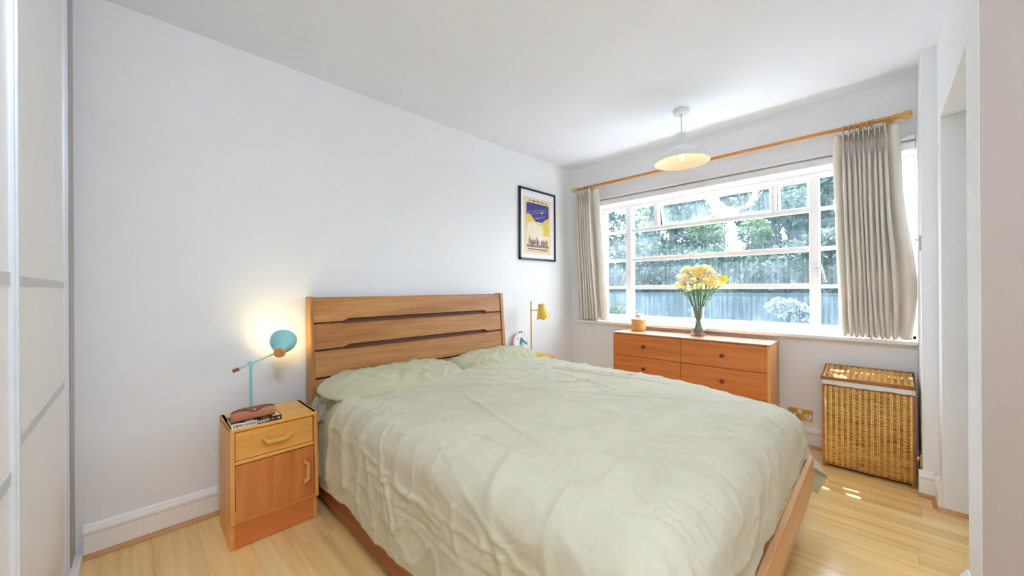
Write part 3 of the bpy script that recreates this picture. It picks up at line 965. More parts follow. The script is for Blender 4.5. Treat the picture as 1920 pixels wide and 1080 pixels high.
# spectacle case, soft leather with wavy flap
case_o = thing('spectacle_case', 'tan leather spectacle case with snap flap lying on the book', 'case', (-2.062, 0.378, NZ + BH + 0.0008))
def case_pt(u, ang, k=1.0):
    # u along y, ang round the section
    w = 0.036 * (1 - 0.25 * abs(u) ** 4); h = 0.050 * (1 - 0.18 * abs(u) ** 4)
    c, s = math.cos(ang), math.sin(ang)
    x = w * math.copysign(abs(c) ** 0.75, c) * k
    z = h / 2 + h / 2 * math.copysign(abs(s) ** 0.8, s) * k
    return (x - 0.004 * u, u * 0.083, z)
bm = NB()
ring = 32
P = [[case_pt(-1 + 2 * i / 24, 2 * PI * j / ring) for j in range(ring + 1)] for i in range(25)]
grid_mesh(bm, P)
bmesh.ops.remove_doubles(bm, verts=bm.verts, dist=0.0003)
bmesh.ops.holes_fill(bm, edges=bm.edges[:], sides=64)
obj('body', bm, M_leather, case_o, smooth=True, angle=50)
P = []
for i in range(41):
    u = -0.99 + 1.98 * i / 40
    tip = 1.45 - 0.95 * math.exp(-(u / 0.40) ** 2)     # flap comes lowest in the middle
    P.append([case_pt(u, PI * 0.98 - (PI * 0.98 - tip) * j / 14, 1.06) for j in range(15)])
bm = NB(); grid_mesh(bm, P); bmesh.ops.solidify(bm, geom=bm.faces[:], thickness=0.0015)
obj('flap', bm, M_leather, case_o, smooth=True, angle=50)
bm = NB(); tube(bm, [P[i][14] for i in range(41)], 0.0017, 6); obj('flap_edge', bm, M_stitch, case_o, smooth=True)
bm = NB(); c = Vector(P[20][12]); lathe(bm, [(0, 0.0025), (0.003, 0.002), (0.004, 0.0)], c, (0.75, 0, 0.65), 14); obj('snap', bm, M_chrome, case_o, smooth=True)

# teal lamp: round base, stem, pivoting arm with counterweight, bell shade turned to the wall
LX, LY = -2.20, 0.393
lamp = thing('table_lamp', 'teal metal desk lamp with pivoting arm, lit against the wall', 'lamp', (LX, LY, NZ))
LO = (LX, LY, NZ)
bm = NB(); lathe(bm, [(0, 0), (0.062, 0), (0.062, 0.010), (0.058, 0.014), (0.008, 0.016), (0, 0.016)], LO, sides=40); obj('base', bm, M_teal, lamp, smooth=True, angle=40, off=LO)
bm = NB(); tube(bm, [(LX, LY, NZ + 0.014), (LX, LY, 0.785)], 0.0065, 14); obj('stem', bm, M_teal, lamp, smooth=True, angle=40, off=LO)
bm = NB(); lathe(bm, [(0, -0.011), (0.011, -0.011), (0.012, 0), (0.011, 0.011), (0, 0.011)], (LX, LY, 0.787), (1, 0, 0), 20); obj('pivot', bm, M_teal, lamp, smooth=True, angle=40, off=LO)
cap = Vector((-2.185, 0.512, 0.824)); adir = Vector((-0.11, 0.047, 0.058)).normalized()
a_end = cap + adir * 0.02
wt = Vector((LX, LY, 0.787)) + (Vector((LX, LY, 0.787)) - a_end) * 0.42
bm = NB(); tube(bm, [wt, a_end], 0.0038, 12); obj('arm', bm, M_teal, lamp, smooth=True, angle=40, off=LO)
ad = (wt - a_end).normalized()
bm = NB(); tube(bm, [wt - ad * 0.006, wt + ad * 0.020], 0.0085, 16); obj('counterweight', bm, M_walnut, lamp, smooth=True, angle=40, off=LO)
bm = NB(); tube(bm, [a_end - (a_end - wt).normalized() * 0.045, a_end - (a_end - wt).normalized() * 0.01], 0.0058, 12); obj('arm_sleeve', bm, M_teal, lamp, smooth=True, angle=40, off=LO)
bm = NB(); lathe(bm, [(0, 0), (0.0255, 0), (0.0268, 0.003), (0.0268, 0.011), (0, 0.011)], cap, adir, 36); obj('shade_cap', bm, M_cork, lamp, smooth=True, angle=40, off=LO)
bm = NB(); lathe(bm, [(0.0240, 0.0112), (0.0240, 0.040), (0.0262, 0.046), (0.040, 0.062), (0.054, 0.082), (0.062, 0.104), (0.0645, 0.126), (0.0630, 0.126), (0.060, 0.104), (0.052, 0.084), (0.038, 0.064), (0.0235, 0.050), (0.0225, 0.0112)], cap, adir, 44, closed=True)
obj('shade', bm, M_teal, lamp, smooth=True, angle=60, off=LO)
bm = NB(); lathe(bm, [(0, 0.114), (0.012, 0.110), (0.019, 0.098), (0.019, 0.086), (0.011, 0.066), (0.010, 0.055)], cap, adir, 20); obj('bulb', bm, emit('warm_bulb', (255, 214, 150), 20.0), lamp, smooth=True, off=LO)
pl = bpy.data.lights.new('lamp_light', 'SPOT'); pl.energy = 1.5; pl.color = (1.0, 0.72, 0.34); pl.shadow_soft_size = 0.03
pl.spot_size = math.radians(170); pl.spot_blend = 0.5
plo = bpy.data.objects.new('lamp_light', pl); link(plo, lamp); plo.location = Vector(cap + adir * 0.122) - Vector(LO)
plo.rotation_euler = adir.to_track_quat('-Z', 'Y').to_euler()

# yellow lamp
YX, YY = -2.330, 2.600
ylo = (YX, YY, NZ)
yl = thing('table_lamp', 'yellow metal lamp with slim stem and cone shade, unlit', 'lamp', ylo)
bm = NB(); lathe(bm, [(0, 0), (0.075, 0), (0.075, 0.008), (0.070, 0.012), (0, 0.013)], (YX + 0.055, YY, NZ), sides=40); obj('base', bm, M_yellow, yl, smooth=True, angle=40, off=ylo)
bm = NB(); tube(bm, [(YX, YY, NZ + 0.01), (YX, YY, 1.028)], 0.0075, 14); obj('stem', bm, M_yellow, yl, smooth=True, angle=40, off=ylo)
sax = Vector((0.16, 0.02, -1)).normalized(); stop = Vector((-2.205, 2.600, 1.004))
bm = NB(); tube(bm, [(YX, YY, 0.946), stop + sax * 0.06], 0.0045, 10); obj('arm', bm, M_brass, yl, smooth=True, off=ylo)
bm = NB(); lathe(bm, [(0, 0.0), (0.029, 0.0), (0.031, 0.003), (0.032, 0.020)], stop, sax, 32); obj('shade_collar', bm, M_straw, yl, smooth=True, angle=40, off=ylo)
bm = NB(); lathe(bm, [(0.033, 0.014), (0.040, 0.045), (0.052, 0.090), (0.064, 0.135), (0.0625, 0.135), (0.050, 0.090), (0.038, 0.045), (0.031, 0.020)], stop, sax, 40, closed=True); obj('shade', bm, M_yellow, yl, smooth=True, angle=60, off=ylo)
bm = NB(); lathe(bm, [(0.012, 0.05), (0.014, 0.075), (0.024, 0.105), (0.024, 0.125), (0.014, 0.143), (0, 0.148)], stop, sax, 20); obj('bulb', bm, M_ceram, yl, smooth=True, off=ylo)

# small painted plaque leaning on the wall behind the yellow lamp
PO = (-2.398, 2.515, NZ)
pq = thing('ceramic_plaque', 'small oval white plaque painted in teal, behind the yellow lamp', 'plaque', PO)
ps = Matrix.Translation((0.0, 0, 0)) @ Matrix.Rotation(math.radians(-7), 4, 'Y')
def plq(name, pts, mat, d0, d1):
    bm = NB(); prism(bm, pts, (d0, 0, 0.0), (0, 1, 0), (0, 0, 1), (d1 - d0, 0, 0))
    bmesh.ops.transform(bm, matrix=ps, verts=bm.verts)
    return obj(name, bm, mat, pq)
ov = lambda cx, cy, rx, ry, n=36: [(cx + rx * math.cos(2 * PI * k / n), cy + ry * math.sin(2 * PI * k / n)) for k in range(n)]
plq('body', ov(0.01, 0.102, 0.095, 0.102), M_pinkp, 0.006, 0.016)
plq('face', ov(0.014, 0.100, 0.087, 0.094), M_ceram, 0.015, 0.018)
plq('painted_tail', [(-0.01, 0.10), (0.005, 0.145), (0.025, 0.155), (0.045, 0.135), (0.085, 0.095), (0.094, 0.125), (0.094, 0.075), (0.06, 0.09), (0.03, 0.11), (0.01, 0.085), (-0.005, 0.085)], M_tealp, 0.018, 0.0188)
plq('painted_sea', [(-0.05, 0.055), (-0.03, 0.085), (0.01, 0.082), (0.025, 0.10), (0.045, 0.09), (0.02, 0.05), (-0.01, 0.03), (-0.04, 0.035)], M_tealp2, 0.018, 0.0186)
plq('painted_rock', ov(0.0, 0.045, 0.024, 0.015), M_tealp, 0.0186, 0.0192)
plq('painted_flower', ov(-0.028, 0.145, 0.011, 0.013), M_pinkp, 0.018, 0.0188)
bm = NB()
for q in (-0.012, 0.012):
    tube(bm, [(0.012, q, 0.200), (0.012, q, 0.214)], 0.004, 8)
obj('hanging_hooks', bm, M_dark, pq)

# framed poster on the headboard wall
PY0, PY1, PZ0, PZ1 = 2.545, 3.085, 1.425, 2.118
fo = (XA, (PY0 + PY1) / 2, PZ0)
fr = thing('framed_poster', 'black framed travel poster with indigo night sky and yellow hills', 'poster', fo)
for a in ((PY0, PY0 + 0.018, PZ0, PZ1), (PY1 - 0.018, PY1, PZ0, PZ1), (PY0, PY1, PZ0, PZ0 + 0.018), (PY0, PY1, PZ1 - 0.018, PZ1)):
    obj('frame_bar', B(XA + 0.003, XA + 0.026, *a, bev=0.0015), M_black, fr, off=fo)
obj('mount', B(XA + 0.004, XA + 0.014, PY0 + 0.01, PY1 - 0.01, PZ0 + 0.01, PZ1 - 0.01), M_mount, fr, off=fo)
SW, SH = PY1 - PY0, PZ1 - PZ0
def art(name, pts, mat, lev):
    x0 = XA + 0.014 + 0.0005 * lev
    bm = NB(); prism(bm, [(PY0 + u * SW, PZ0 + v * SH) for u, v in pts], (x0, 0, 0), (0, 1, 0), (0, 0, 1), (0.0005, 0, 0))
    return obj(name, bm, mat, fr, off=fo)
R_ = lambda u0, u1, v0, v1: [(u0, v0), (u1, v0), (u1, v1), (u0, v1)]
art('printed_sheet', R_(0.115, 0.875, 0.085, 0.885), M_cream, 0)
art('printed_picture', R_(0.19, 0.81, 0.19, 0.80), M_palep, 1)
art('printed_sky', [(0.19, 0.55), (0.81, 0.55), (0.81, 0.785), (0.79, 0.81), (0.21, 0.81), (0.19, 0.785)], M_navy, 2)
art('printed_hill', [(0.19, 0.64), (0.24, 0.655), (0.30, 0.64), (0.36, 0.60), (0.44, 0.55), (0.52, 0.52), (0.50, 0.42), (0.19, 0.42)], M_yelp, 3)
art('printed_hill', [(0.81, 0.625), (0.74, 0.61), (0.66, 0.57), (0.60, 0.54), (0.52, 0.515), (0.52, 0.36), (0.81, 0.36)], M_yelp, 3)
art('printed_valley', [(0.20, 0.52), (0.34, 0.55), (0.44, 0.53), (0.52, 0.50), (0.62, 0.50), (0.66, 0.40), (0.60, 0.24), (0.20, 0.24)], M_palep, 4)
art('printed_cloud', [(0.20, 0.672), (0.74, 0.765), (0.74, 0.755), (0.20, 0.66)], M_navy2, 3)
art('printed_cloud', [(0.30, 0.655), (0.76, 0.735), (0.76, 0.72), (0.34, 0.645)], M_navy2, 3)
art('printed_cloud', [(0.40, 0.60), (0.72, 0.655), (0.70, 0.635), (0.44, 0.585)], M_navy2, 3)
mo = [(0.60 + 0.032 * math.cos(a), 0.70 + 0.027 * math.sin(a)) for a in np.linspace(-2.2, 1.2, 12)] + [(0.588 + 0.030 * math.cos(a), 0.706 + 0.024 * math.sin(a)) for a in np.linspace(1.1, -2.0, 12)]
art('printed_moon', mo, M_palep, 5)
random.seed(5)
for k in range(16):
    u = 0.26 + 0.033 * k + random.uniform(-0.008, 0.008); v = 0.20 + random.uniform(0, 0.03); h = random.uniform(0.07, 0.14); w = random.uniform(0.010, 0.020)
    art('printed_figure', [(u - w, v), (u + w, v), (u + w * 0.8, v + h * 0.7), (u, v + h), (u - w * 0.8, v + h * 0.7)], random.choice([M_brownp, M_greyp, M_mount, M_brownp]), 5 + k % 2)
art('printed_ground', R_(0.19, 0.81, 0.185, 0.215), M_brownp, 4)
for k, u in enumerate((0.26, 0.34, 0.46, 0.59, 0.70)):
    art('printed_caption', R_(u, u + (0.04, 0.09, 0.09, 0.07, 0.06)[k], 0.833, 0.846), M_ink, 2)
art('printed_caption', R_(0.22, 0.78, 0.148, 0.166), M_greyp, 2)
art('printed_caption', R_(0.25, 0.78, 0.128, 0.134), M_greyp, 2)

# ------------------------------------------------------------------ chest of drawers under the window
DX0, DX1, DY0, DY1, DH = -1.735, -0.543, 3.050, 3.362, 0.752
do_ = ((DX0 + DX1) / 2, (DY0 + DY1) / 2, 0.001)
dr = thing('chest_of_drawers', 'low teak six-drawer chest standing under the window', 'chest', do_)
obj('top', B(DX0, DX1, DY0 - 0.002, DY1, DH - 0.012, DH, 0.002), M_teak_top, dr, off=do_)
obj('side_panel', B(DX0 + 0.001, DX0 + 0.019, DY0 + 0.018, DY1, 0.002, DH - 0.012), M_teak_side, dr, off=do_)
obj('side_panel', B(DX1 - 0.019, DX1 - 0.001, DY0 + 0.000, DY1, 0.002, DH - 0.012), M_teak_side, dr, off=do_)
obj('carcass', B(DX0 + 0.02, DX1 - 0.02, DY0 + 0.026, DY1 - 0.004, 0.05, DH - 0.013), M_dark, dr, off=do_)
obj('plinth', B(DX0 + 0.02, DX1 - 0.02, DY0 + 0.03, DY0 + 0.045, 0.002, 0.06), M_teak, dr, off=do_)
xm = -1.142
rows = [(0.553, 0.736), (0.366, 0.549), (0.179, 0.362)]
for z0, z1 in rows:
    for x0, x1, kx in ((DX0 + 0.001, xm - 0.002, -1.444), (xm + 0.002, DX1 - 0.020, -0.839)):
        d = obj('drawer', B(x0, x1, DY0, DY0 + 0.018, z0, z1, 0.0015), M_teak, dr, off=do_)
        bm = NB(); lathe(bm, [(0.006, 0), (0.006, 0.010), (0.013, 0.016), (0.015, 0.022), (0.012, 0.028), (0, 0.030)], (kx, DY0 + 0.001, (z0 + z1) / 2), (0, -1, 0), 20)
        obj('knob', bm, M_knob, d, smooth=True, angle=50, off=do_)

# straw box with lid and a pink ball
bx = (-1.598, 3.272, DH + 0.0015)
sb = thing('straw_box', 'small round straw box with white lid on the chest', 'box', bx)
bm = NB(); lathe(bm, [(0, 0), (0.060, 0), (0.062, 0.004), (0.062, 0.094), (0, 0.094)], bx, sides=40); obj('body', bm, M_straw, sb, smooth=True, angle=40, off=bx)
bm = NB()
for k in range(9):
    tube(bm, [(bx[0] + 0.0625 * math.cos(a), bx[1] + 0.0625 * math.sin(a), bx[2] + 0.008 + k * 0.0098) for a in np.linspace(0, 2 * PI, 41)], 0.0028, 6, caps=False)
obj('coils', bm, M_straw, sb, smooth=True, off=bx)
bm = NB(); lathe(bm, [(0.066, 0.088), (0.067, 0.090), (0.067, 0.106), (0.063, 0.110), (0, 0.113), (0, 0.100), (0.0645, 0.098), (0.0645, 0.088)], bx, sides=40); obj('lid', bm, M_straw, sb, smooth=True, angle=40, off=bx)
bm = NB(); lathe(bm, [(0, 0.1132), (0.06, 0.1105), (0.06, 0.1125), (0.0, 0.1155)], bx, sides=40); tag(obj('lid_top', bm, M_ceram, sb, smooth=True, angle=40, off=bx), 'white lid top')
bl = NB(); lathe(bl, [(0.024 * math.sin(a), -0.022 * math.cos(a)) for a in np.linspace(0, PI, 16)], (0, 0, 0.022), sides=24)
for v in bl.verts: v.co += v.co.normalized() * 0.0016 * mnoise.noise(v.co * 90)
ball = obj('felt_ball', bl, M_pink, None, smooth=True); ball.location = (-1.602, 3.262, DH + 0.1165)
tag(ball, 'dusky pink ball resting on the straw box lid', 'ball')
bl = NB(); lathe(bl, [(0.018 * math.sin(a), -0.016 * math.cos(a)) for a in np.linspace(0, PI, 14)], (0, 0, 0.016), sides=20)
for v in bl.verts: v.co += v.co.normalized() * 0.0012 * mnoise.noise(v.co * 90)
ball = obj('felt_ball', bl, M_ceram, None, smooth=True); ball.location = (-1.566, 3.282, DH + 0.1165)
tag(ball, 'white ball beside the pink ball on the straw box', 'ball')

# glass jug of flowers
VX, VY, VZ = -1.076, 3.262, DH + 0.001
vo = (VX, VY, VZ)
vz = thing('glass_jug', 'clear glass jug with handle holding yellow flowers', 'jug', vo)
prof = [(0, 0), (0.055, 0), (0.058, 0.006), (0.060, 0.03), (0.057, 0.06), (0.050, 0.09), (0.0465, 0.105), (0.047, 0.14), (0.050, 0.19), (0.053, 0.232), (0.055, 0.240), (0.052, 0.239), (0.0475, 0.19), (0.0445, 0.14), (0.044, 0.105), (0.0475, 0.09), (0.054, 0.06), (0.057, 0.03), (0.054, 0.016), (0, 0.014)]
bm = NB(); lathe(bm, prof, vo, sides=44); obj('body', bm, M_vase, vz, smooth=True, angle=60, off=vo)
bm = NB(); tube(bm, [Vector(vo) + Vector(p) for p in ((-0.045, -0.005, 0.115), (-0.060, -0.010, 0.118), (-0.082, -0.014, 0.15), (-0.088, -0.015, 0.185), (-0.072, -0.012, 0.212), (-0.048, -0.006, 0.205))], 0.005, 12); obj('handle', bm, M_vase, vz, smooth=True, off=vo)
bm = NB(); lathe(bm, [(0, 0.0145), (0.0535, 0.0165), (0.0562, 0.03), (0.0532, 0.06), (0.0468, 0.09), (0.0445, 0.098), (0, 0.098)], vo, sides=40); obj('water', bm, M_water, vz, smooth=True, angle=50, off=vo)

def petal_mesh(name, mat, scale, npet=6, curl=0.5, width=0.42):
    bm = NB()
    for k in range(npet):
        a = 2 * PI * k / npet + (0.1 if k % 2 else 0)
        ca, sa = math.cos(a), math.sin(a)
        w = width * (1.0 if k % 2 else 0.78)
        rows_ = []
        for j in range(5):
            t = j / 4
            rr = 0.08 + t * 0.92
            zz = 0.75 * t ** 0.8 - curl * t ** 3
            ww = w * math.sin(PI * (0.12 + 0.80 * t)) * (0.6 + 0.5 * t)
            mid = Vector((rr * ca, rr * sa, zz + (0.0 if k % 2 else 0.05)))
            side = Vector((-sa, ca, 0)) * ww * 0.5
            rows_.append((bm.verts.new((mid - side + Vector((0, 0, 0.10 * ww))) * scale), bm.verts.new((mid - Vector((0, 0, 0.05))) * scale), bm.verts.new((mid + side + Vector((0, 0, 0.10 * ww))) * scale)))
        for p, q in zip(rows_, rows_[1:]):
            for m_ in (0, 1):
                bm.faces.new((p[m_], p[m_ + 1], q[m_ + 1], q[m_]))
    me = finish(bm, name, True)
    me.materials.append(mat)
    return me
PET = [petal_mesh('blossom', M_petal, 0.036, 6, 0.45, 0.62), petal_mesh('blossom', M_petal2, 0.036, 6, 0.3, 0.62), petal_mesh('blossom', M_petal, 0.032, 6, 0.7, 0.66)]
PET_B = petal_mesh('bright_blossom', M_petal3, 0.032, 9, 0.45, 0.5)
bm = NB()
rows_ = []
for j in range(6):
    t = j / 5; w = 0.16 * math.sin(PI * (0.06 + 0.92 * t))
    rows_.append((bm.verts.new((t, -w, 0.12 * t - 0.25 * t * t)), bm.verts.new((t, 0, 0.12 * t - 0.25 * t * t - 0.03)), bm.verts.new((t, w, 0.12 * t - 0.25 * t * t))))
for p, q in zip(rows_, rows_[1:]):
    for m_ in (0, 1): bm.faces.new((p[m_], p[m_ + 1], q[m_ + 1], q[m_]))
LEAF = finish(bm, 'leaf', True); LEAF.materials.append(M_leaf)
random.seed(21)
heads = []
for k in range(26):
    # crown: wide flat dome, broader along x
    for _ in range(60):
        a = random.uniform(0, 2 * PI); rr = math.sqrt(random.random())
        hx_, hy_ = rr * math.cos(a) * 0.165, rr * math.sin(a) * 0.095
        if all((hx_ - p[0]) ** 2 + (hy_ - p[1]) ** 2 > 0.034 ** 2 for p in heads): break
    hz_ = 0.395 + 0.15 * (1 - rr * rr) + random.uniform(-0.045, 0.03)
    heads.append((hx_ - 0.005, hy_ - 0.015, hz_))
heads.append((0.200, -0.02, 0.455))     # stray stem leaning right, towards the curtain
heads.append((0.135, -0.03, 0.475))
for k, (hx_, hy_, hz_) in enumerate(heads):
    special = k == len(heads) - 2
    lab = 'single bright yellow bloom leaning out to the right of the bouquet' if special else 'yellow and cream bloom on a green stem in the glass jug'
    st = thing('flower', lab, 'flower', (VX, VY, VZ + 0.02), None if special else 'yellow flowers bunched in the glass jug')
    th = math.atan2(hy_, hx_)
    foot = Vector((-0.042 * math.cos(th) * random.uniform(0.2, 1.0), -0.042 * math.sin(th) * random.uniform(0.2, 1.0), 0.004))
    neck = Vector((0.036 * math.cos(th) * random.uniform(0.2, 1.0), 0.036 * math.sin(th) * random.uniform(0.2, 1.0), 0.175))
    head = Vector((hx_, hy_, hz_ - 0.02))
    pts = [foot, foot.lerp(neck, 0.5), neck, neck.lerp(head, 0.45) + Vector((0, 0, 0.025)), head]
    bm = NB(); tube(bm, pts, [0.0026, 0.0026, 0.0026, 0.0024, 0.0018], 6); obj('stem', bm, M_stem, st, smooth=True)
    up = (head - neck).normalized()
    n = 1 if special else random.choice((3, 4, 4, 5))
    for q in range(n):
        a = 2 * PI * q / n + random.random()
        offv = Vector((0.024 * math.cos(a), 0.022 * math.sin(a), random.uniform(-0.004, 0.022))) if n > 1 else Vector((0, 0, 0))
        if n > 1:
            bm = NB(); tube(bm, [head - up * 0.035, head + offv], 0.0012, 5); obj('pedicel', bm, M_stem, st, smooth=True)
        me = PET_B if special else random.choice((PET[0], PET[0], PET[2], PET[1]) if hx_ > -0.07 else (PET[1], PET[0], PET[1]))
        dv = (up + Vector((offv.x * 28, offv.y * 28, 0.2))) if n > 1 else Vector((0.25, -0.9, 0.25))
        obj_me('blossom', me, st, head + offv, dv.to_track_quat('Z', 'Y').to_euler(), (random.uniform(0.85, 1.1),) * 3)
    for q in range(0 if special else 4):
        base = neck.lerp(head, random.uniform(0.35, 0.9))
        a = random.uniform(0, 2 * PI); s_ = random.uniform(0.035, 0.06)
        obj_me('leaf', LEAF, st, base, (random.uniform(-0.3, 0.3), random.uniform(-0.7, 0.1), a), (s_, s_, s_))

# ------------------------------------------------------------------ wicker hamper
HX0, HX1, HY0, HY1 = -0.270, 0.128, 3.105, 3.345
HZ = 0.535
ho = ((HX0 + HX1) / 2, (HY0 + HY1) / 2, 0.001)
hp = thing('wicker_hamper', 'honey wicker laundry hamper with lid, beside the pier', 'hamper', ho)
def weave(bm, p0, eu, ev, n, w, h, nst, pitch, rad=0.0038, sides=5):
    p0, eu, ev, n = map(Vector, (p0, eu, ev, n))
    nr = int(h / pitch)
    for r in range(nr):
        v = (r + 0.5) * h / nr
        pts = []
        for k in range(nst * 2 + 1):
            u = w * k / (nst * 2)
            s = 1 if (r % 2 == 0) else -1
            jit = 0.0010 * mnoise.noise((u * 30, v * 60, r * 1.7))
            pts.append(p0 + eu * u + ev * (v + jit * 2) + n * (0.0042 * s * math.cos(PI * k / 1.0 * 1.0) if k % 2 == 0 else 0) + n * jit)
            if k % 2 == 0:
                sgn = 1 if ((k // 2) + r) % 2 == 0 else -1
                pts[-1] = p0 + eu * u + ev * (v + jit * 2) + n * (0.0052 * sgn)
        tube(bm, pts, rad, sides, caps=True)
    return bm
def stakes(bm, p0, eu, ev, w, h, nst, rad=0.0030):
    p0, eu, ev = map(Vector, (p0, eu, ev))
    nn = eu.cross(ev)
    if eu.y: nn = nn * (1 if p0.x > -0.07 else -1)
    for k in range(nst + 1):
        for dd in (-0.0036, 0.0036):
            u = min(max(w * k / nst + dd, 0), w)
            tube(bm, [p0 + eu * u + nn * 0.0035, p0 + eu * u + ev * h + nn * 0.0035], rad, 6)
NS, NSs = 14, 8
hw, hd = HX1 - HX0 - 0.02, HY1 - HY0 - 0.02
bm = weave(NB(), (HX0 + 0.01, HY0, 0.035), (1, 0, 0), (0, 0, 1), (0, -1, 0), hw, HZ - 0.055, NS, 0.0094)
tag(obj('front_weave', bm, M_wick, hp, smooth=True, off=ho), kind='stuff')
bm = NB(); stakes(bm, (HX0 + 0.01, HY0, 0.03), (1, 0, 0), (0, 0, 1), hw, HZ - 0.045, NS); tag(obj('front_stakes', bm, M_stake, hp, smooth=True, off=ho), kind='stuff')
for xx, nx in ((HX0, -1), (HX1, 1)):
    bm = weave(NB(), (xx, HY0 + 0.01, 0.035), (0, 1, 0), (0, 0, 1), (nx, 0, 0), hd, HZ - 0.055, NSs, 0.0094)
    tag(obj('side_weave', bm, M_wick, hp, smooth=True, off=ho), kind='stuff')
    bm = NB(); stakes(bm, (xx, HY0 + 0.01, 0.03), (0, 1, 0), (0, 0, 1), hd, HZ - 0.045, NSs); tag(obj('side_stakes', bm, M_stake, hp, smooth=True, off=ho), kind='stuff')
bm = weave(NB(), (HX0 + 0.01, HY1, 0.035), (1, 0, 0), (0, 0, 1), (0, 1, 0), hw, HZ - 0.055, NS, 0.0094)
tag(obj('back_weave', bm, M_wick, hp, smooth=True, off=ho), kind='stuff')
for xx in (HX0 + 0.004, HX1 - 0.004):
    for yy in (HY0 + 0.004, HY1 - 0.004):
        obj('corner_post', B(xx - 0.009, xx + 0.009, yy - 0.009, yy + 0.009, 0.0, HZ - 0.012, 0.003), M_wickd, hp, off=ho)
for z in (0.026, HZ - 0.016):
    bm = NB()
    for dd in (0, 0.010):
        tube(bm, [(HX0, HY0, z + dd), (HX1, HY0, z + dd), (HX1, HY1, z + dd), (HX0, HY1, z + dd), (HX0, HY0, z + dd)], 0.0062, 8)
    obj('braided_rim', bm, M_wickd, hp, smooth=True, off=ho)
obj('inner_shell', B(HX0 + 0.012, HX1 - 0.012, HY0 + 0.010, HY1 - 0.010, 0.03, HZ - 0.02), M_wickd, hp, off=ho)
# white cotton liner folded over the rim
bm = NB()
ring = []
for (ax, ay, bx_, by_) in ((HX0 - 0.006, HY0 - 0.008, HX1 + 0.006, HY0 - 0.008), (HX1 + 0.006, HY0 - 0.008, HX1 + 0.006, HY1 + 0.006), (HX1 + 0.006, HY1 + 0.006, HX0 - 0.006, HY1 + 0.006), (HX0 - 0.006, HY1 + 0.006, HX0 - 0.006, HY0 - 0.008)):
    for q in range(24):
        t = q / 24; ring.append((ax + (bx_ - ax) * t, ay + (by_ - ay) * t))
lo, hi = [], []
for k, (x, y) in enumerate(ring):
    w = 0.002 * math.sin(k * 1.3) + 0.002 * mnoise.noise((k * 0.4, 0, 0))
    lo.append(bm.verts.new((x, y - w, HZ - 0.006 + 0.004 * mnoise.noise((k * 0.25, 5, 0))))); hi.append(bm.verts.new((x + (0.004 if x < -0.07 else -0.004), y + 0.004, HZ + 0.026)))
for k in range(len(ring)):
    k2 = (k + 1) % len(ring); bm.faces.new((lo[k], lo[k2], hi[k2], hi[k]))
tag(obj('liner', bm, M_sheet, hp, smooth=True, off=ho), 'white cotton liner')
# lid, propped up slightly at the back
lid = bpy.data.objects.new('lid', None); link(lid, hp)
lid.location = (0, HY0 - ho[1] - 0.004, HZ + 0.024 - ho[2]); lid.rotation_euler = (math.radians(9.5), 0, 0)
lw, ld = HX1 - HX0 + 0.014, HY1 - HY0 + 0.012
bm = weave(NB(), (-lw / 2 + 0.01, 0.01, 0.012), (1, 0, 0), (0, 1, 0), (0, 0, 1), lw - 0.02, ld - 0.02, NS, 0.0094)
tag(obj('lid_weave', bm, M_wick, lid, smooth=True), kind='stuff')
bm = NB(); stakes(bm, (-lw / 2 + 0.01, 0.01, 0.012), (1, 0, 0), (0, 1, 0), lw - 0.02, ld - 0.02, NS); tag(obj('lid_stakes', bm, M_stake, lid, smooth=True), kind='stuff')
bm = NB()
for z in (0.004, 0.014):
    tube(bm, [(-lw / 2, 0, z), (lw / 2, 0, z), (lw / 2, ld, z), (-lw / 2, ld, z), (-lw / 2, 0, z)], 0.0068, 8)
obj('lid_rim', bm, M_wickd, lid, smooth=True)
obj('lid_board', B(-lw / 2 + 0.006, lw / 2 - 0.006, 0.006, ld - 0.006, -0.001, 0.008), M_wickd, lid)

# ------------------------------------------------------------------ sockets and small wall fittings
so = (-0.425, YB, 0.221)
sk = thing('wall_socket', 'brass double wall socket with white switch near the chest', 'socket', so)
obj('face_plate', B(-0.495, -0.355, YB - 0.006, YB - 0.0005, 0.179, 0.263, 0.002), M_brass, sk, off=so)
obj('switch', B(-0.440, -0.414, YB - 0.011, YB - 0.005, 0.228, 0.254, 0.002), M_white, sk, off=so)
for cx in (-0.469, -0.379):
    obj('insert', B(cx - 0.019, cx + 0.019, YB - 0.0068, YB - 0.005, 0.192, 0.228, 0.0008), M_white, sk, off=so)
    for dx, dz, w, h in ((0, 0.011, 0.0032, 0.005), (-0.012, -0.010, 0.0045, 0.0028), (0.012, -0.010, 0.0045, 0.0028)):
        obj('pin_hole', B(cx + dx - w, cx + dx + w, YB - 0.0075, YB - 0.0066, 0.210 + dz - h, 0.210 + dz + h), M_dark, sk, off=so)
so = (0.155, 3.156, 0.17)
s2 = thing('wall_socket', 'narrow brass socket plate low on the pier behind the hamper', 'socket', so)
obj('face_plate', B(0.147, 0.1545, 3.06, 3.146, 0.128, 0.212, 0.002), M_brass, s2, off=so)
obj('plug', B(0.135, 0.147, 3.085, 3.115, 0.172, 0.190, 0.003), M_brass, s2, off=so)
so = (0.155, 3.06, 1.39)
cb = thing('cord_cleat', 'small grey metal cleat on the pier beside the window', 'cleat', so)
obj('back_plate', B(0.1485, 0.1545, 3.05, 3.07, 1.345, 1.430, 0.002), M_alu_d, cb, off=so)
bm = NB(); tube(bm, [(0.149, 3.06, 1.405), (0.138, 3.06, 1.405), (0.136, 3.06, 1.412)], 0.003, 8); obj('hook', bm, M_alu_d, cb, smooth=True, off=so)

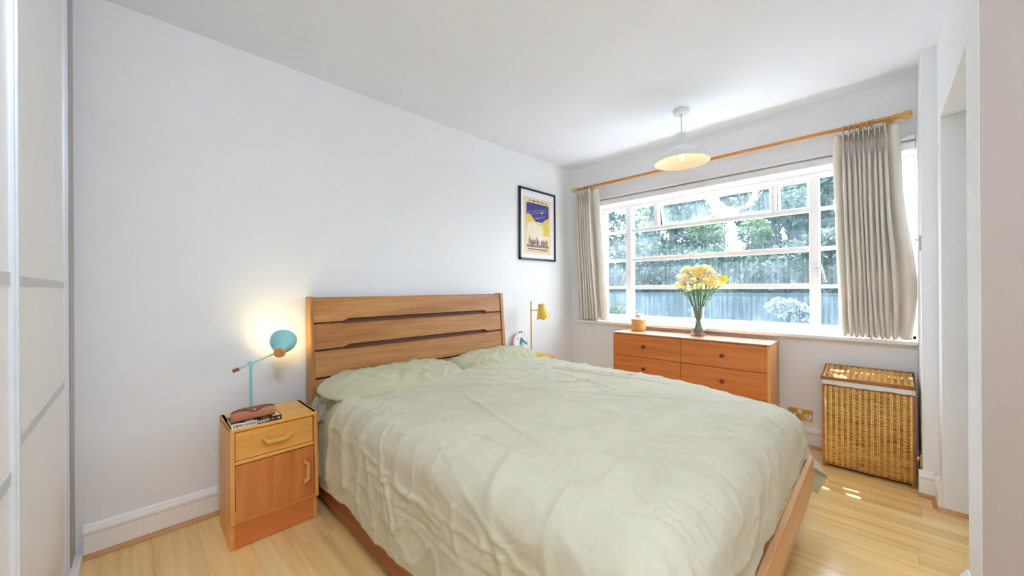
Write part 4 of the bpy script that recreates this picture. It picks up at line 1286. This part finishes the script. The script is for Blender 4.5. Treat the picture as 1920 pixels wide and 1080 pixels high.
# ------------------------------------------------------------------ pendant lamp
CX, CY = -1.031, 2.800
po = (CX, CY, ZC)
pd = thing('pendant_lamp', 'white enamel pendant lamp hanging from the ceiling near the window', 'lamp', po)
bm = NB(); lathe(bm, [(0, -0.0005), (0.054, -0.0005), (0.055, -0.006), (0.053, -0.026), (0.048, -0.030), (0, -0.031)], po, sides=40); obj('ceiling_rose', bm, M_lamp, pd, smooth=True, angle=40, off=po)
bm = NB(); tube(bm, [(CX, CY, ZC - 0.028), (CX, CY, 2.262)], 0.0035, 10); obj('cord', bm, M_alu, pd, smooth=True, off=po)
bm = NB(); tube(bm, [(CX, CY, ZC - 0.030), (CX, CY, ZC - 0.052)], [0.009, 0.005], 12); obj('cord_grip', bm, M_lamp, pd, smooth=True, off=po)
bm = NB()
oprof = [(0.006, 2.272), (0.030, 2.270), (0.036, 2.262), (0.042, 2.205), (0.050, 2.172), (0.075, 2.160), (0.110, 2.145), (0.145, 2.118), (0.168, 2.088), (0.184, 2.062), (0.186, 2.059)]
iprof = [(0.184, 2.058), (0.166, 2.084), (0.143, 2.114), (0.108, 2.141), (0.073, 2.156), (0.046, 2.168), (0.038, 2.200), (0.032, 2.255), (0.006, 2.262)]
lathe(bm, oprof, (CX, CY, 0), sides=64); obj('shade', bm, M_lamp, pd, smooth=True, angle=50, off=po)
bm = NB(); lathe(bm, [(0.186, 2.059)] + iprof, (CX, CY, 0), sides=64); obj('shade_lining', bm, M_lamp_in, pd, smooth=True, angle=60, off=po)
bm = NB(); lathe(bm, [(0.014, 2.190), (0.016, 2.165), (0.030, 2.125), (0.032, 2.105), (0.024, 2.080), (0.010, 2.070), (0, 2.069)], (CX, CY, 0), sides=24); obj('bulb', bm, M_bulbg, pd, smooth=True, off=po)
bm = NB()
for k in range(6):
    a = 2 * PI * k / 6
    tube(bm, [(CX + 0.010 * math.cos(a), CY + 0.010 * math.sin(a), 2.150), (CX + 0.014 * math.cos(a), CY + 0.014 * math.sin(a), 2.092)], 0.0022, 6)
obj('filament', bm, emit('filament_glow', (255, 206, 120), 18.0), pd, off=po)
bm = NB(); tube(bm, [(CX, CY, 2.255), (CX, CY, 2.175)], 0.020, 20); obj('lamp_holder', bm, M_lamp, pd, smooth=True, angle=40, off=po)
pp = bpy.data.lights.new('pendant_light', 'POINT'); pp.energy = 0.4; pp.color = (1.0, 0.78, 0.5); pp.shadow_soft_size = 0.028
ppo = bpy.data.objects.new('pendant_light', pp); link(ppo, pd); ppo.location = (0, 0, 2.112 - ZC)

# unseen opal fill light, added behind the viewpoint to brighten the near side
go = (0.05, 0.10, ZC)
gl_ = thing('added_fill_light', 'added fill light, a round opal bowl out of view behind the camera', 'lamp', go)
bm = NB(); lathe(bm, [(0, -0.001), (0.10, -0.001), (0.10, -0.03), (0, -0.03)], go, sides=40); obj('mounting_plate', bm, M_lamp, gl_, smooth=True, angle=40, off=go)
bm = NB(); lathe(bm, [(0.19 * math.sin(a), -0.03 - 0.075 * (1 - math.cos(a))) for a in np.linspace(0.45, PI, 20)], go, sides=44)
obj('fill_globe', bm, emit('fill_glow', (212, 229, 248), 68.0), gl_, smooth=True, off=go)

# ------------------------------------------------------------------ curtains on a wooden rod
RY, RZ = 3.300, 2.193
rl = thing('curtain_rod', 'long pale wooden curtain rod with rounded finials above the window', 'rod', (-1.1, RY, RZ))
ro = (-1.1, RY, RZ)
bm = NB(); tube(bm, [(-2.29, RY, RZ), (0.075, RY, RZ)], 0.0135, 16); obj('pole', bm, M_rod, rl, smooth=True, angle=40, off=ro)
for xx, s in ((-2.29, -1), (0.075, 1)):
    bm = NB(); lathe(bm, [(0, -0.012), (0.020, -0.012), (0.021, 0.0), (0.017, 0.006), (0.015, 0.014), (0.021, 0.022), (0.026, 0.036), (0.024, 0.050), (0.016, 0.060), (0, 0.064)], (xx, RY, RZ), (s, 0, 0), 24)
    obj('finial', bm, M_pine, rl, smooth=True, angle=60, off=ro)
for xx in (-2.24, 0.035):
    bm = NB(); tube(bm, [(xx, RY + 0.005, RZ), (xx, YB - 0.001, RZ)], 0.011, 14)
    lathe(bm, [(0, 0), (0.026, 0), (0.026, 0.010), (0.02, 0.014), (0, 0.014)], (xx, YB - 0.0005, RZ), (0, -1, 0), 24)
    obj('bracket', bm, M_pine, rl, smooth=True, angle=40, off=ro)

def curtain(label, xt0, xt1, xb0, xb1, zt, zb, npl, seed, flap_l, flap_r, ring_xs, bulge=0.0):
    """pinch-pleated linen: xt/xb top and bottom extents; flap = plain width at either end (share of the width)"""
    rng = random.Random(seed)
    c = thing('curtain', label, 'curtain', ((xt0 + xt1) / 2, RY, zb))
    co = ((xt0 + xt1) / 2, RY, zb)
    per = 26
    # section along u: sequence of (position 0..1, depth -1..1)
    us, dep = [], []
    U0, U1 = flap_l, 1 - flap_r
    ph = [rng.uniform(-0.25, 0.25) for _ in range(npl + 2)]
    am = [rng.uniform(0.65, 1.2) for _ in range(npl + 2)]
    n = npl * per
    nl = 14
    for k in range(nl):
        us.append(flap_l * k / nl); dep.append(None)
    for k in range(n + 1):
        us.append(U0 + (U1 - U0) * k / n); dep.append(k / per)
    for k in range(1, nl + 1):
        us.append(U1 + flap_r * k / nl); dep.append(None)
    nv = 70
    P = []
    for u, dk in zip(us, dep):
        col = []
        for j in range(nv + 1):
            v = j / nv
            z = zt + (zb - zt) * v
            e = v ** 1.3
            x = (xt0 + (xt1 - xt0) * u) * (1 - e) + (xb0 + (xb1 - xb0) * u) * e
            dist = (zt - z)
            # pinch 9 cm below the top edge
            pin = math.exp(-((dist - 0.095) / 0.045) ** 2)
            y = RY + 0.050 * v
            if dk is not None:
                i = int(min(dk, npl - 1e-6)); fr_ = dk - i
                a = 2 * PI * fr_
                A = 0.034 + 0.012 * min(1, dist / 0.5)
                amp_ = 1.0 + 0.45 * mnoise.noise((dk * 0.8 + seed, 4.0, v * 0.6))
                A *= amp_ * (1 - 0.12 * v)
                drift = 1.3 * mnoise.noise((dk * 0.45 + seed, v * 1.2, 0.0)) * v
                wd = (xt1 - xt0) * (U1 - U0) / npl
                pw = math.exp(-((dist - 0.095) / 0.055) ** 2)
                fold = A * math.cos(a + drift)
                ridge = -0.042 * math.exp(-((fr_ - 0.5) / 0.11) ** 2) + 0.016
                y += fold * (1 - pw) + ridge * pw
                # omega-shaped folds: bulge the loop sideways, gathered at the pinch
                x += wd * (0.15 + 0.04 * amp_) * math.sin(2 * a) * (0.3 + 0.7 * min(1, dist / 0.3)) * (1 - pw)
                x += wd * 0.20 * pw * math.sin(a)
                x += wd * 0.25 * drift * v + wd * 0.45 * mnoise.noise((dk * 0.55 + seed * 2, 9.0, v * 0.4)) * math.sin(PI * min(1, dk / npl))
                # tri-fold cup at the very top
                if dist < 0.09:
                    y += 0.006 * math.cos(3 * a) * (1 - dist / 0.09)
            else:
                edge = (u / max(flap_l, 1e-6)) if u < 0.5 else ((1 - u) / max(flap_r, 1e-6))
                pw = math.exp(-((dist - 0.095) / 0.055) ** 2)
                back = (0.028 + 0.016 * min(1, dist / 0.5)) * (1 - 0.12 * v) * (1 - pw) + 0.014 * pw
                y += back * edge ** 3 - 0.020 * math.sin(PI * edge) * (0.5 + v) + 0.010 * (1 - edge)
            if u > 0.7 and bulge:
                w = math.exp(-((v - 0.72) / 0.25) ** 2) * ((u - 0.7) / 0.3)
                x += bulge * w; y -= 0.03 * w
            y += 0.010 * mnoise.noise((u * 5 + seed, v * 3, 2.0)) * v
            x += 0.006 * mnoise.noise((u * 6, v * 4 + seed, 8.0)) * v
            y = min(y, 3.385)
            col.append((x, y, z + 0.006 * mnoise.noise((u * 7, seed, 1.0)) * (1 if j == nv else 0)))
        P.append(col)
    bm = NB(); grid_mesh(bm, P)
    pn = obj('panel', bm, M_curt, c, smooth=True, off=co)
    m = pn.modifiers.new('thickness', 'SOLIDIFY'); m.thickness = 0.0022; m.offset = 0
    for x in ring_xs:
        bm = NB()
        pts = [(x + 0.004 * math.sin(a), RY + 0.0215 * math.cos(a), RZ + -0.006 + 0.0215 * math.sin(a)) for a in np.linspace(0, 2 * PI, 25)]
        tube(bm, pts, 0.0038, 8, caps=False)
        obj('ring', bm, M_pine, c, smooth=True, off=co)
    return c
curtain('beige linen curtain drawn to the left of the window, by the poster', -2.345, -2.035, -2.330, -1.955, 2.168, 0.818, 6, 3, 0.16, 0.28, (-2.20, -2.165, -2.12, -2.085), 0.0)
curtain('beige linen curtain drawn to the right of the window, above the hamper', -0.232, 0.085, -0.200, 0.120, 2.160, 0.818, 9, 11, 0.14, 0.17, (-0.175, -0.145, -0.12, -0.095, -0.085, -0.062, -0.050, -0.038, 0.055), 0.045)

# ------------------------------------------------------------------ garden beyond the window
struct('garden_ground', B(-30, 25, 3.72, 45, -0.4, -0.15), M_paving)
struct('garden_wall', B(-30, 25, 9.0, 9.25, -0.2, 1.02), M_gwall)
rs = np.random.RandomState(4)
def foliage(n, sampler, size, mat, name, parent=None):
    pts = sampler(n)
    n = len(pts)
    a = rs.normal(size=(n, 3)); a /= np.linalg.norm(a, axis=1)[:, None]
    b = rs.normal(size=(n, 3)); b -= a * (a * b).sum(1)[:, None]; b /= np.linalg.norm(b, axis=1)[:, None]
    s = size * rs.uniform(0.6, 1.3, size=(n, 1))
    v = np.stack([pts - a * s, pts - b * s * 0.5, pts + a * s, pts + b * s * 0.5], 1).reshape(-1, 3)
    me = bpy.data.meshes.new(name)
    f = np.arange(n * 4).reshape(n, 4)
    me.from_pydata(v.tolist(), [], f.tolist())
    me.materials.append(mat)
    return link(bpy.data.objects.new(name, me), parent)
def blob(centers, radii):
    C_ = np.array(centers, float); R = np.array(radii, float)
    def f(n):
        k = rs.randint(len(C_), size=n)
        d = rs.normal(size=(n, 3)); d /= np.linalg.norm(d, axis=1)[:, None]
        return C_[k] + d * R[k] * (rs.uniform(0.45, 1.0, size=(n, 1)) ** 0.5)
    return f
def boxs(x0, x1, y0, y1, z0, z1):
    def f(n):
        p = rs.uniform(size=(n, 3)) * np.array([x1 - x0, y1 - y0, z1 - z0]) + np.array([x0, y0, z0])
        p[:, 2] += 0.25 * np.sin(p[:, 0] * 1.3) * (p[:, 2] - z0) / (z1 - z0)
        return p
    return f
hg = thing('hedge', 'dark green hedge growing behind the garden wall', 'hedge', (-6, 10.4, -0.16))
fo_ = foliage(42000, boxs(-11, 10, -0.9, 0.6, 0.1, 2.35), 0.085, M_hedge, 'hedge_leaves', hg); fo_['kind'] = 'stuff'
bm = NB()
for k in range(60):
    xx = -10.5 + k * 0.34
    tube(bm, [(xx, 0.3, 0), (xx + 0.1, 0.3, 1.0), (xx - 0.08, 0.35, 1.9)], [0.05, 0.035, 0.012], 6)
obj('hedge_core', B(-10.9, 9.9, -0.35, 0.45, 0.0, 1.75), M_hedge, hg)
o_ = obj('hedge_stems', bm, M_bark, hg, smooth=True); o_['kind'] = 'stuff'

def tree(x, y, h, spread, n, mat, label, size=0.10, trunk=0.14, low=0.35):
    t = thing('garden_tree', label, 'tree', (x, y, -0.16), 'trees beyond the garden hedge')
    cs, rr = [], []
    for k in range(13):
        a = rs.uniform(0, 2 * PI); r_ = spread * rs.uniform(0.2, 0.85)
        cs.append((r_ * math.cos(a), r_ * math.sin(a), h * rs.uniform(low, 0.92))); rr.append((spread * 0.42, spread * 0.42, spread * 0.36))
    c = foliage(n, blob(cs, rr), size, mat, 'crown', t); c['kind'] = 'stuff'
    bm = NB(); tube(bm, [(0, 0, 0), (0.08, 0.03, h * 0.4), (0.0, 0.0, h * 0.85)], [trunk, trunk * 0.75, trunk * 0.25], 10)
    for k in range(6):
        tube(bm, [(0.05, 0.02, h * (0.3 + 0.08 * k)), Vector(cs[k])], [trunk * 0.35, 0.02], 6)
    obj('trunk', bm, M_bark, t, smooth=True)
    return t
tree(-9.3, 13.5, 6.4, 2.0, 9000, M_tree1, 'dark leafy tree seen through the left casement', 0.11)
tree(-5.6, 14.0, 5.4, 1.8, 9000, M_tree1, 'leafy tree seen through the left of the open fanlight', 0.10)
tree(-12.6, 17.0, 7.0, 2.4, 6000, M_tree1, 'dark tree standing furthest left beyond the hedge', 0.12)
tree(-3.35, 12.4, 3.5, 1.1, 5000, M_tree2, 'small bright tree behind the flowers', 0.08)
tree(-1.1, 14.2, 6.0, 1.6, 9000, M_tree1, 'dark tree seen left of the right-hand mullion')
tree(2.4, 14.8, 6.6, 2.0, 8000, M_tree1, 'dark tree seen beside the right curtain')
tree(-3.1, 17.0, 6.8, 1.3, 7000, M_tree1, 'slim dark tree right of the bright gap of sky', 0.10)
tree(-8.6, 20.0, 6.6, 2.2, 6000, M_tree2, 'pale distant tree at the middle of the window', 0.12)
tree(-0.9, 23.0, 8.2, 2.2, 7000, M_tree1, 'tall far tree behind the right part of the fanlight', 0.13)
bs = foliage(900, blob([(-1.35, 8.7, 0.75), (-1.1, 8.75, 0.65)], [(0.28, 0.18, 0.2), (0.25, 0.18, 0.2)]), 0.045, M_wflow, 'flowering_shrub')
tag(bs, 'white flowering shrub low against the garden wall', 'shrub')
bs = foliage(700, blob([(-5.2, 8.7, 0.62), (-4.7, 8.75, 0.55)], [(0.35, 0.18, 0.14), (0.35, 0.18, 0.14)]), 0.045, M_tree2, 'low_shrub')
tag(bs, 'low green shrub against the garden wall behind the straw box', 'shrub')
